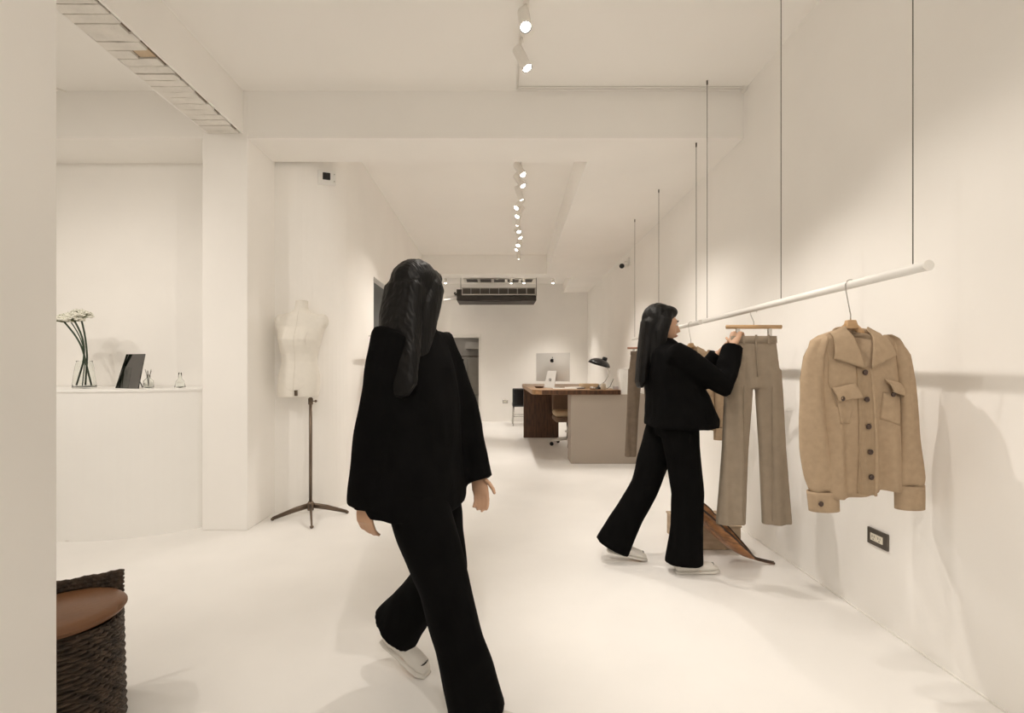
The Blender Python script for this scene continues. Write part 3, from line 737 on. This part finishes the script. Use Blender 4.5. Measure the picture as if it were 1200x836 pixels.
em.add([(x_, yb-.001, .385+z_) for x_, z_ in ap]+[(x_, yb+.006, .385+z_) for x_, z_ in ap], [tuple(range(n)), tuple(range(2*n-1, n-1, -1))]+[(i, n+i, n+(i+1) % n, (i+1) % n) for i in range(n)])
em.add([(.004+.011*math.cos(t_)*.5+.004, yb-.001, .385+.042+.012*math.sin(t_)) for t_ in [2*PI*i/10 for i in range(10)]], [tuple(range(10))])
em.obj('emblem', M_black, pc)
# small things on the desk
def desk_pt(px, d): return Vector(((px-VX)*d/F, d, DT1))
kb = tag(MB().box((0, 0, .006), (.30, .12, .012)).obj('keyboard', M_paper, None, bevel=.004, loc=desk_pt(662, 6.25), rz=math.radians(6)), 'flat white keyboard lying by the computer foot', 'keyboard')
tag(MB().lathe([(0, .004), (.05, .004), (.066, .022), (.070, .026), (.066, .027), (.05, .010), (0, .008)], 28).obj('shallow_dish', M_wood, None, True, loc=desk_pt(632, 6.6)-Vector((0, 0, .004))), 'shallow dark wooden dish on the desk corner', 'dish')
nbk = thing('notebook', 'thin white notebook with dark pens beside the keyboard', 'notebook', desk_pt(673, 6.45), .2)
MB().box((0, 0, .008), (.22, .16, .016)).obj('pages', M_paper, nbk, bevel=.002)
MB().box((0, 0, .0168), (.222, .162, .0016)).obj('cover', M_paper, nbk)
for i, (px, d_) in enumerate(((679, 6.3), (681, 6.38))):
    tag(MB().tube([(-.05, 0, .006), (.06, .012*i, .006)], .0055, 7).obj('pen', M_dark, None, True, loc=desk_pt(px, d_)), ['black pen lying near the keyboard', 'black pen lying near the tan envelope'][i], 'pen')
tb = thing('paper_bag', 'flat tan paper bag lying on the desk behind the lamp', 'paper bag', desk_pt(690, 6.6), -.1)
MB().box((0, 0, .03), (.26, .2, .06)).obj('bag_body', M_tan, tb, bevel=.01)
MB().box((0, -.101, .045), (.26, .004, .03)).obj('fold', M_tan, tb)
tag(MB().lathe([(0, 0), (.03, 0), (.034, .008), (.034, .06), (.030, .068), (.030, .078), (0, .08)], 20).obj('candle_jar', mat('jar', (.5, .43, .34), .3), None, True, loc=desk_pt(707, 6.12)), 'small beige candle jar beside the lamp base', 'jar')
tag(MB().lathe([(0, 0), (.036, 0), (.036, .03), (.03, .036), (.0, .036)], 20).obj('metal_tin', M_steel, None, True, loc=desk_pt(694.5, 6.08)), 'little steel tin near the lamp base', 'tin')
# desk lamp
lp = desk_pt(701.5, 6.22)
lm = thing('desk_lamp', 'black domed desk lamp with a thin curved arm', 'lamp', lp)
s6 = 6.2/F
MB().lathe([(0, 0), (.062, 0), (.060, .010), (.03, .022), (.012, .03), (.010, .05), (0, .05)], 24).obj('base', M_black, lm, True)
arm = [((px-701.5)*s6, 0, (456-py)*s6) for px, py in ((701.5, 452), (705, 450), (709, 447), (712.5, 441), (713.5, 435), (712.5, 431), (710, 427))]
MB().tube(arm, .0055, 8).obj('arm', M_steel, lm, True)
c_ = Vector(((702-701.5)*s6, 0, (456-427.5)*s6))
R = Matrix.Rotation(math.radians(17), 3, 'Y')
MB().lathe([(.148, 0), (.144, .018), (.125, .045), (.092, .068), (.05, .082), (.02, .086), (.0, .086), (.0, .080), (.05, .076), (.09, .062), (.12, .040), (.138, .016), (.142, 0)], 36, c_, R).obj('shade', M_black, lm, True)
MB().lathe([(0, .0), (.03, .0), (.034, .01), (.034, .04), (.028, .05), (0, .05)], 20, c_+R@Vector((.05, 0, .07)), R).obj('socket_cap', M_black, lm, True)
tag(MB().tube([(715*0, 0, 0), (.05, .02, .03), (.075, .02, .09), (.105, .06, .13)], .004, 6).obj('power_cord', M_wire, None, True, loc=desk_pt(711, 6.2)+Vector((0, 0, .004))), 'thin dark cord rising beside the white paper bag', 'cord')
# white paper bag on the block
q = Vector((1.675, 6.14, DT0)); 
wb = thing('shopping_bag', 'pleated white paper bag standing at the end of the desk', 'bag', q)
hh = .325
MB().add([(-.065, -.12, 0), (.075, -.12, 0), (.075, .12, 0), (-.065, .12, 0), (-.07, -.10, hh), (.075, -.10, hh), (.075, .10, hh), (-.045, .10, hh), (-.075, -.02, hh*.5), (.05, -.13, hh*.5)], [(0, 1, 5, 4), (1, 2, 6, 5), (2, 3, 7, 6), (3, 0, 4, 7), (0, 3, 2, 1)]).obj('bag_body', M_paper, wb)
for k in range(4):
    MB().box((-.04+.03*k, -.1225+.002, hh*.48), (.0035, .006, hh*.9)).obj('pleat', M_paper, wb)
MB().box((-.09, .02, .05), (.05, .09, .1)).obj('card_box', mat('lilac_card', (.55, .50, .50), .7), wb, bevel=.003)
MB().tube([(-.02, -.1, hh), (-.015, -.1, hh+.012), (.035, -.1, hh+.012), (.04, -.1, hh)], .003, 6).obj('bag_handle', M_paper, wb)
# office chair behind the desk
oc = thing('office_chair', 'office chair with a brown seat and white star base behind the desk', 'chair', (1.16, 7.45, 0))
for k in range(5):
    a = 2*PI*k/5+math.radians(190)
    lg = MB().tube([(.03*math.cos(a), .03*math.sin(a), .105), (.28*math.cos(a), .28*math.sin(a), .075)], [(.022, .016), (.014, .012)], 8, side=(0, 0, 1)).obj('base_leg', M_white, oc, True)
    ca, sa = math.cos(a), math.sin(a)
    MB().tube([(.27*ca-.012*sa, .27*sa+.012*ca, .031), (.27*ca+.012*sa, .27*sa-.012*ca, .031)], .030, 14).obj('castor', M_dark, lg, True)
MB().tube([(0, 0, .10), (0, 0, .40)], .024, 12).obj('gas_column', M_steel, oc, True)
MB().tube([(0, 0, .21), (0, 0, .23)], .05, 14).obj('column_cover', M_white, oc, True)
MB().box((0, 0, .43), (.46, .46, .085)).obj('seat', M_cushion, oc, bevel=.03)
MB().box((-.02, -.02, .515), (.42, .40, .09)).obj('cushion', M_tan, oc, bevel=.035, )
MB().grid(lambda a, b: (-.22+.44*a, .22+.05*b+.04*(1-(2*a-1)**2), .50+.34*b), 10, 6).obj('backrest', M_cushion, oc, True, solid=.03)
# black chair by the back wall
q = at(615, 498, 0); q = Vector((.60, 10.15, 0))
bc = thing('side_chair', 'black upholstered chair with thin steel legs by the back wall', 'chair', q, 0)
MB().box((0, .0, .44), (.46, .46, .07)).obj('seat', M_black, bc, bevel=.02)
MB().box((0, -.23, .61), (.46, .05, .38)).obj('backrest', M_dark, bc, bevel=.02)
MB().box((0, -.2575, .61), (.40, .004, .33)).obj('back_panel', M_black, bc, bevel=.001)
for sx in (-1, 1):
    for sy in (-1, 1):
        MB().tube([(sx*.20, sy*.20, .41), (sx*.215, sy*.215, 0)], .011, 8).obj('leg', M_steel, bc, True)
    MB().tube([(sx*.19, -.21, .40), (sx*.19, -.235, .70)], .011, 8).obj('back_post', M_steel, bc, True)
MB().tube([(-.205, .205, .2), (.205, .205, .2)], .008, 8).obj('stretcher', M_steel, bc, True)
MB().tube([(-.205, -.205, .2), (.205, -.205, .2)], .008, 8).obj('stretcher', M_steel, bc, True)

# ------------------------------------------------------------------ outlets and cameras
def outlet(loc, rz, label, plate, tilt=0):
    t = thing('wall_outlet', label, 'outlet', loc, rz, 'wall outlets')
    MB().box((0, -.004, 0), (.122, .010, .078)).obj('plate', plate, t, bevel=.002)
    so = MB().box((0, -.0105, 0), (.074, .004, .034)).obj('socket', M_socket, t, bevel=.001)
    for sx in (-1, 1):
        for (x_, z_, h_) in ((sx*.018-.006, .004, .011), (sx*.018+.006, .004, .009)):
            MB().box((x_, -.0127, z_), (.0022, .001, h_)).obj('slot', M_dark, so)
        MB().box((sx*.018, -.0127, -.009), (.005, .001, .004)).obj('slot', M_dark, so)
    return t
dout = 550*1.755/(450-.0335*550)
outlet((wall_x(dout)-.001, dout, HC-(631.5-VY)*dout/F), PI/2-.0335+PI*0-PI, 'dark metal duplex outlet low on the right wall below the cardigan', M_plate)
outlet(((592-VX)*DB/F, DB-.001, HC-(471-VY)*DB/F), 0, 'small pale outlet on the back wall beside the black chair', M_steel)
# square camera by the mannequin
q = atd(383, 208, 4.02)
c1 = thing('security_camera', 'square white security camera with a black lens above the mannequin', 'security camera', q, math.radians(18))
MB().box((0, .01, 0), (.15, .03, .125)).obj('housing', M_paper, c1, bevel=.012)
MB().box((0, -.008, .004), (.10, .012, .10)).obj('bezel', M_paper, c1, bevel=.006)
MB().box((-.002, -.016, .004), (.062, .012, .062)).obj('lens', M_black, c1, bevel=.012)
for sz in (-.03, .03): MB().box((.062, -.0065, sz), (.006, .004, .008)).obj('screw', M_frameD, c1)
# bullet camera on the right wall
dcm = 6.96
wq = Vector((wall_x(dcm), dcm, 2.80))
c2 = thing('security_camera', 'white bullet security camera on an arm on the right wall', 'security camera', wq)
MB().box((-.012, 0, 0), (.024, .10, .12)).obj('wall_plate', M_paper, c2, bevel=.006)
MB().tube([(-.02, 0, .01), (-.07, -.01, .0), (-.09, -.02, -.045)], .014, 10).obj('arm', M_paper, c2, True)
MB().tube([(-.06, .04, -.06), (-.135, -.11, -.085)], .036, 18).obj('body', M_paper, c2, True)
MB().tube([(-.134, -.108, -.0845), (-.140, -.122, -.087)], .036, 18).obj('lens', M_black, c2)

# ------------------------------------------------------------------ air conditioner in the back bay
da = 9.7; sa = da/F
x0, x1 = (541-VX)*sa, (628-VX)*sa
zt, zm, zb = HC+(VY-337)*sa, HC+(VY-346)*sa, HC+(VY-352.5)*sa
ac = thing('air_conditioner', 'exposed ducted air conditioner hung from the ceiling of the back bay', 'air conditioner', ((x0+x1)/2, da, 3.16))
cxx = (x0+x1)/2; H_ = 3.16
MB().bx(x0-cxx, x1-cxx, .02, .62, zm-H_, zt-H_).obj('casing', mat('ac_core', (.10, .09, .08), .5), ac, bevel=.004)
fm = MB().bx(x0-cxx, x1-cxx, -.005, .02, zt-H_-.018, zt-H_).bx(x0-cxx, x1-cxx, -.005, .02, zm-H_, zm-H_+.022).bx(x0-cxx, x0-cxx+.02, -.005, .02, zm-H_, zt-H_).bx(x1-cxx-.02, x1-cxx, -.005, .02, zm-H_, zt-H_).obj('grille_frame', M_grey, ac)
for k in range(1, 8):
    xx = x0-cxx+(x1-x0)*k/8; MB().bx(xx-.006, xx+.006, -.004, .018, zm-H_+.02, zt-H_-.018).obj('grille_bar', M_grey, fm)
for k in range(5):
    zz = zm-H_+.03+.022*k
    MB().box((0, .012, zz), (x1-x0-.05, .016, .003), R=Matrix.Rotation(.5, 3, 'X')).obj('louvre', M_frameD, fm)
MB().bx(x0-cxx-.10, x1-cxx+.01, .0, .64, zb-H_, zm-H_-.012).obj('drip_tray', M_acd, ac, bevel=.01)
MB().bx(x0-cxx-.11, x0-cxx-.0, .05, .5, zb-H_+.02, zt-H_-.03).obj('control_box', M_acd, ac, bevel=.006)
for xx in (x0-cxx-.02, x1-cxx+.012):
    MB().tube([(xx, .03, zm-H_-.02), (xx, .03, 0)], .006, 6).obj('hanger_rod', M_wire, ac)
for k in range(6):
    MB().ball((x0-cxx-.12-.015*(k % 3), .02, zm-H_+.01+.02*(k//2)), .014, 8, 6).obj('valve', M_acd, ac)
for k, dz in enumerate((0, -.06)):
    xs = x0-cxx-.1
    MB().tube([(xs, .1+.05*k, zm-H_+dz), (xs-.26, .1+.05*k, zm-H_+dz-.02), (xs-.33, .1+.05*k, zm-H_+dz-.05), (xs-.28+.2*k*0, .1, zm-H_+dz-.13)], .014, 8).obj('pipe', M_paper, ac, True)
MB().tube([(x0-cxx+.0, -.01, zb-H_+.0), (x0-cxx+.3, -.012, zb-H_-.012), (x0-cxx+.7, -.012, zb-H_-.02), (x1-cxx-.3, -.012, zb-H_-.004)], .008, 6).obj('cable', M_dark, ac, True)
gr = thing('return_grille', 'row of dark return air slots in the back bay ceiling', 'grille', (.1, 10.3, 3.157))
MB().bx(-.78, .78, -.22, .22, -.012, 0).obj('grille_plate', M_white, gr)
for k in range(5): MB().bx(-.72+.30*k, -.72+.30*k+.24, -.17, .17, -.0145, -.011).obj('slot', M_acd, gr)

# garments in the fitting room
def little_garment(loc, m, label):
    t = tag(MB().tube([(0, 0, 0), (0, 0, -.05), (0, 0, -.3), (0, 0, -.75), (0, 0, -.95)], [(.05, .03), (.2, .05), (.19, .06), (.21, .07), (.24, .07)], 20, side=(1, 0, 0)).obj('hanging_coat', m, None, True, loc=loc), label, 'coat', 'coats in the fitting room')
    return t
tag(MB().tube([(-1.9, 11.7, 1.52), (-.25, 11.7, 1.52)], .014, 8).obj('fitting_room_rail', M_frameD, None, True), 'metal rail across the dim room past the doorway', 'clothes rail')
little_garment((-.98, 11.7, 1.50), M_bcloth, 'black coat hanging in the dim room past the doorway')
little_garment((-.50, 11.7, 1.50), mat('grey_cloth', (.3, .28, .25), .9), 'light grey coat hanging in the dim room past the doorway')

# ------------------------------------------------------------------ low box and dried palm sheath under the rail
q0 = at(812, 648, 0)
bx_ = thing('low_box', 'low oak box on the floor under the hanging rail', 'box', (1.465, 3.32, 0), math.radians(1.5))
MB().box((0, 0, .075), (.37, .34, .15)).obj('box_body', M_box, bx_, bevel=.004)
MB().box((0, 0, .155), (.38, .35, .012)).obj('lid', M_box, bx_, bevel=.003)
tip = at(907, 661, .006); A = Vector((1.235, 3.03, .335))
ps = thing('palm_sheath', 'glossy brown dried palm sheath resting on the low box', 'dried palm', (A.x, A.y, 0))
n_, m_ = 40, 14
def sheath(a, b, off=0.0):
    p = A.lerp(tip, a)-Vector((A.x, A.y, 0))
    p.z += -.075*math.sin(PI*a)*.7-.03*math.sin(PI*a)
    wdt = .125*(math.sin(PI*min(1, .16+a*1.08))**.8 if .16+a*1.08 < 1 else .0)+.008
    if .30 < a < .36: wdt *= .93
    ang = (b-.5)*2
    side = Vector((.18, .98, .1)).normalized()
    up = Vector((.35, 0, 1)).normalized()
    return p+side*(wdt*math.sin(ang*1.35)*1.05)+up*(wdt*(1-math.cos(ang*1.35))*.95+off)
MB().grid(lambda a, b: sheath(a, b), n_, m_).obj('sheath', M_palm, ps, True, solid=.008)
MB().grid(lambda a, b: sheath(a, b, .0065), n_, m_).obj('lining', M_palm_in, ps, True)
MB().tube([sheath(a/30, .0)+Vector((0, 0, .0)) for a in range(31)], .0055, 6).obj('rim', M_palm_in, ps, True)
MB().tube([sheath(a/30, 1.0) for a in range(31)], .0055, 6).obj('rim', M_palm_in, ps, True)
for a in (.02, .05): MB().tube([sheath(a, 0), sheath(a, 0)+Vector((-.05, -.01, .02))], [.006, .001], 5).obj('thorn', M_palm_in, ps)

# ------------------------------------------------------------------ people
def finger(m, base, d, n_, lens, curl, r):
    """d: pointing direction, n_: palm normal (curl towards it)"""
    p = Vector(base); pts = [p.copy()]; d = Vector(d).normalized(); n_ = Vector(n_).normalized(); a = 0
    for L_ in lens:
        a += curl; v = d*math.cos(a)+n_*math.sin(a); p = p+v*L_; pts.append(p.copy())
    m.tube([pts[0]-d*.02]+pts, [r*1.05, r, r*.98, r*.9, r*.72][:len(pts)+1], 8)
def hand(m, wrist, d, palm, thumb, curl=.35, tcurl=.3, s=1.0, spread=.06):
    wrist = Vector(wrist); d = Vector(d).normalized(); n_ = Vector(palm); n_ = (n_-d*n_.dot(d)).normalized()
    t = Vector(thumb); t = (t-d*t.dot(d)-n_*t.dot(n_)).normalized()
    m.tube([wrist-d*.03, wrist, wrist+d*.03*s, wrist+d*.065*s, wrist+d*.088*s], [(.023*s, .018*s), (.024*s, .017*s), (.033*s, .015*s), (.038*s, .014*s), (.036*s, .012*s)], 12, side=t)
    for k, (o_, L_) in enumerate(((.027, .9), (.009, 1.0), (-.009, .94), (-.026, .76))):
        fd = (d+t*o_*spread*40*.05).normalized()
        finger(m, wrist+d*.084*s+t*o_*s, fd, n_, [.040*L_*s, .026*L_*s, .020*L_*s], curl*(1+.12*k), .0083*s)
    td = (d*.62+t*.78+n_*.18).normalized()
    finger(m, wrist+d*.025*s+t*.024*s, td, (n_+d*.4), [.038*s, .030*s, .024*s], tcurl, .0095*s)

def person(label, loc, rz, J, hair_back=.62):
    """J: joints in local metres, +Y forward, +X to the person's right. Body is one fused surface; clothing, hair and shoes are children."""
    V = {k: Vector(v) for k, v in J.items() if isinstance(v, tuple)}
    m = MB()
    hips, chest, neck, hd = V['hips'], V['chest'], V['neck'], V['head']
    X = Vector((1, 0, 0))
    m.tube([hips-Vector((0, 0, .08)), hips, hips.lerp(chest, .45), chest, chest.lerp(neck, .6), neck], [(.13, .09), (.155, .10), (.118, .085), (.15, .095), (.13, .075), (.052, .05)], 18, side=X)
    face = V['face'].normalized(); up = Vector((0, 0, 1)); rt = face.cross(up).normalized(); up = rt.cross(face)
    def hp(r_, f_, u_): return hd+rt*r_+face*f_+up*u_
    m.tube([neck-Vector((0, 0, .03)), neck.lerp(hd, .45), hp(0, -.015, -.04)], [.052, .047, .052], 14)
    # head: cranium, jaw, nose, ears
    Rh = Matrix((rt, face, up)).transposed()
    m.ball(hp(0, -.012, .025), (.074, .092, .088), 20, 14, Rh)
    m.tube([hp(0, .03, .03), hp(0, .035, -.02), hp(0, .04, -.06), hp(0, .045, -.098)], [(.066, .062), (.062, .055), (.052, .048), (.026, .026)], 16, side=rt)
    m.tube([hp(0, .083, .012), hp(0, .096, -.012), hp(0, .104, -.030), hp(0, .088, -.040)], [.008, .011, .014, .010], 8)
    m.tube([hp(0, .086, -.056), hp(0, .089, -.063), hp(0, .087, -.072)], [(.018, .008), (.022, .009), (.018, .008)], 8, side=rt)
    m.ball(hp(0, .075, .028), (.05, .014, .012), 10, 6, Rh)
    for s_ in (-1, 1): m.ball(hp(s_*.074, -.005, -.008), (.008, .018, .03), 10, 8, Rh)
    for s_, k in ((-1, 'L'), (1, 'R')):
        sh, el, wr = V['shoulder'+k], V['elbow'+k], V['wrist'+k]
        m.tube([chest.lerp(sh, .5)+Vector((0, 0, .03)), sh, sh.lerp(el, .5), el, el.lerp(wr, .35), wr], [.055, .052, .043, .036, .036, .023], 12)
        hand(m, wr, V['hdir'+k], V['palm'+k], V['thumb'+k], J.get('curl'+k, .35), .3)
        hpj, kn, an = V['hip'+k], V['knee'+k], V['ankle'+k]
        m.tube([hpj+Vector((0, 0, .04)), hpj, hpj.lerp(kn, .5), kn, kn.lerp(an, .3), an], [.085, .088, .07, .052, .052, .034], 14)
        td = V['toe'+k]-an; td.normalize()
        m.tube([an+Vector((0, 0, .01))-td*.02, an.lerp(V['toe'+k], .5)-Vector((0, 0, .02)), V['toe'+k]], [.036, .03, .02], 10)
    body = m.fused('person', M_skin, None, .0055, 3)
    body.location = loc; body.rotation_euler.z = rz
    tag(body, label, 'person')
    # face details
    for s_ in (-1, 1):
        e = MB().ball(hp(s_*.032, .080, .004), (.013, .007, .006), 10, 8, Rh).obj('eye', M_paper, body, True)
        MB().ball(hp(s_*.032, .0855, .004), (.0055, .003, .0055), 10, 8, Rh).obj('iris', M_dark, e, True)
        MB().tube([hp(s_*.014, .090, .022), hp(s_*.034, .090, .028), hp(s_*.054, .075, .022)], [.0025, .0032, .0015], 6).obj('eyebrow', M_hair, body, True)
    MB().tube([hp(-.022, .086, -.065), hp(-.008, .096, -.061), hp(.008, .096, -.061), hp(.022, .086, -.065)], [(.003, .003), (.006, .004), (.006, .004), (.003, .003)], 8).obj('lips', M_lip, body, True)
    # hair: cap, side locks, long straight fall
    h = MB()
    h.ball(hp(0, -.026, .034), (.089, .098, .098), 22, 14, Rh)
    h.ball(hp(0, .030, .078), (.070, .055, .042), 16, 10, Rh)
    bk = V.get('hairend', chest+Vector((0, -.14, -.05)))
    sidev = rt
    h.tube([hp(0, -.045, .07), hp(0, -.075, .0), hp(0, -.082, -.09), (hp(0, -.085, -.10)).lerp(bk, .5), bk.lerp(hp(0, -.08, -.1), .12), bk], [(.06, .04), (.088, .05), (.088, .046), (.09, .038), (.082, .03), (.05, .012)], 20, side=sidev, p=2.4)
    for s_ in (-1, 1):
        h.tube([hp(s_*.045, .02, .095), hp(s_*.082, .005, .03), hp(s_*.086, -.015, -.05), hp(s_*.080, -.02, -.14), hp(s_*.075, -.035, -.22), hp(s_*.07, -.05, -.28)], [(.018, .026), (.020, .038), (.022, .042), (.022, .042), (.02, .036), (.008, .012)], 12, side=sidev)
    h.fused('hair', M_hair, body, .006, 3, .003, (60, 60, 4))
    # jacket
    j = MB(); b = J['jacket']
    rows_ = b['rows']
    j.tube([Vector(r[0]) for r in rows_], [r[1] for r in rows_], 28, side=X, p=2.5)
    for k in 'LR':
        sh, el, wr = V['shoulder'+k], V['elbow'+k], V['wrist'+k]
        inn = chest.lerp(sh, .45)+Vector((0, 0, .02))
        we = b.get('cuff', .058); e_ = wr+(wr-el).normalized()*b.get('over', .01)
        j.tube([inn, sh+Vector((0, 0, .002)), sh.lerp(el, .5), el, el.lerp(wr, .5), e_], [.075, .077, .074, .072, we+.008, we], 16)
    j.tube([neck-Vector((0, 0, .03)), neck+Vector((0, .0, .035))], [(.082, .075), (.068, .064)], 20, side=X)
    jk = j.fused('jacket', M_bcloth, body, .010, 4, .010, (8, 8, 4), 'loose black jacket')
    # trousers: one surface with two flared legs
    t = MB()
    t.tube([hips+Vector((0, 0, .14)), hips+Vector((0, 0, .03)), hips-Vector((0, 0, .09))], [(.15, .10), (.172, .118), (.15, .11)], 24, side=X, p=2.3)
    for k in 'LR':
        hpj, kn, an = V['hip'+k], V['knee'+k], V['ankle'+k]; sl_ = (an-kn).normalized()
        fl = J['flare']
        en = an+sl_*J.get('drop'+k, .035)
        t.tube([hpj+Vector((0, 0, .06)), hpj, hpj.lerp(kn, .5), kn, kn.lerp(an, .5), en], [(.105, .105), (.112, .112), (.102, .102), (.088, .09), (fl*.83, fl*.95), (fl*.92, fl*1.16)], 22, side=X)
    t.fused('trousers', M_bcloth2, body, .010, 4, .009, (8, 8, 3), 'wide black trousers')
    # shoes
    for k in 'LR':
        an, toe = V['ankle'+k], V['toe'+k]
        heel = V['heel'+k]; ax = (toe-heel); L_ = ax.length; ax.normalize(); sd = ax.cross(Vector((0, 0, 1))).normalized(); upv = sd.cross(ax)
        m2 = MB()
        prof_ = [(-.01, .026, .030), (.02, .034, .038), (.10, .034, .034), (.17, .041, .028), (.22, .040, .024), (.255, .022, .014)]
        sc2 = L_/.24
        m2.tube([heel+ax*(q[0]*sc2)+upv*(q[2]+.006) for q in prof_], [(q[1], q[2]) for q in prof_], 16, side=sd)
        m2.tube([an+upv*.0-ax*.01, heel+ax*.05+upv*.03], [.036, .038], 12)
        so = m2.fused('shoe', M_shoe, body, .006, 3)
        s3 = MB(); s3.tube([heel+ax*(q[0]*sc2*1.03)+upv*.008 for q in prof_], [(q[1]*1.12, .011) for q in prof_], 16, side=sd)
        s3.obj('sole', M_dark if J.get('darksole') else M_shoe, so, True)
        for u_, v_ in ((.205, 0), (.155, 0)):
            Rr = Matrix((ax, sd, upv)).transposed()
            m4 = MB(); c0 = heel+ax*u_*sc2+upv*(.052 if u_ > .15 else .066)
            m4.tube([c0+Rr@Vector((.024*math.cos(q), .030*math.sin(q), -.010*abs(math.sin(q)))) for q in [2*PI*i/16 for i in range(17)]], .0035, 6, cap=False)
            m4.obj('trim_loop', M_dark, so, True)
    return body

# woman at the rail: profile, facing the right wall (+X world)
J2 = dict(hips=(0, .07, .90), chest=(0, .02, 1.24), neck=(0, .0, 1.375), head=(0, .0, 1.490), face=(.12, 1, -.10),
          hairend=(-.0, -.135, 1.10),
          shoulderR=(.165, .02, 1.305), elbowR=(.19, .295, 1.125), wristR=(.115, .385, 1.36), hdirR=(-.30, .36, .88), palmR=(-.6, .75, -.1), thumbR=(-.8, -.4, .3), curlR=.85,
          shoulderL=(-.165, .04, 1.30), elbowL=(-.20, .29, 1.12), wristL=(-.09, .40, 1.32), hdirL=(.2, .6, .75), palmL=(.5, .7, -.2), thumbL=(.8, -.4, .3), curlL=.6,
          hipR=(.085, .08, .86), kneeR=(.10, .12, .47), ankleR=(.10, .10, .085), heelR=(.10, .055, .0), toeR=(.09, .285, .004),
          hipL=(-.085, .06, .86), kneeL=(-.09, -.08, .47), ankleL=(-.09, -.26, .135), heelL=(-.09, -.305, .052), toeL=(-.085, -.09, .004),
          flare=.098, dropR=.03, dropL=.06,
          jacket=dict(rows=[((0, .115, .865), (.235, .20)), ((0, .115, .89), (.24, .205)), ((0, .10, .97), (.225, .185)), ((0, .07, 1.08), (.205, .155)), ((0, .03, 1.22), (.195, .135)), ((0, .01, 1.33), (.165, .105)), ((0, .0, 1.385), (.085, .075))], cuff=.06, over=-.01))
W2 = person('woman in black with long dark hair reaching for a trouser hanger on the rail', (1.03, 2.90, 0), -PI/2, J2)

# walking woman near the camera: striding to the right, head turned away so that only her hair shows
J1 = dict(hips=(0, .02, .885), chest=(0, .0, 1.24), neck=(0, .01, 1.38), head=(0, .022, 1.492), face=(-1, .08, -.20),
          hairend=(.185, .06, 1.12),
          shoulderR=(.155, .015, 1.315), elbowR=(.185, -.02, 1.045), wristR=(.19, -.075, .77), hdirR=(-.02, .05, -1), palmR=(-1, .0, -.1), thumbR=(-.1, 1, 0), curlR=.35,
          shoulderL=(-.165, .01, 1.315), elbowL=(-.21, .09, 1.05), wristL=(-.205, .165, .80), hdirL=(.02, .25, -.97), palmL=(1, .1, -.1), thumbL=(.1, 1, .3), curlL=.35,
          hipR=(.085, .03, .845), kneeR=(.08, .185, .47), ankleR=(.07, .30, .09), heelR=(.07, .262, .0), toeR=(.07, .49, .03),
          hipL=(-.085, .01, .845), kneeL=(-.09, .085, .455), ankleL=(-.09, -.155, .145), heelL=(-.09, -.205, .085), toeL=(-.09, -.015, .004),
          flare=.092, dropR=.03, dropL=.0,
          jacket=dict(rows=[((0, .01, .70), (.205, .165)), ((0, .01, .73), (.21, .17)), ((0, .01, .90), (.20, .16)), ((0, .01, 1.06), (.195, .148)), ((0, .0, 1.22), (.19, .13)), ((0, -.01, 1.325), (.165, .10)), ((0, -.01, 1.385), (.085, .075))], cuff=.056, over=.03))
W1 = person('woman in a long black jacket striding across the shop with her face turned away', (-.31, 1.78, 0), math.radians(-115), J1)
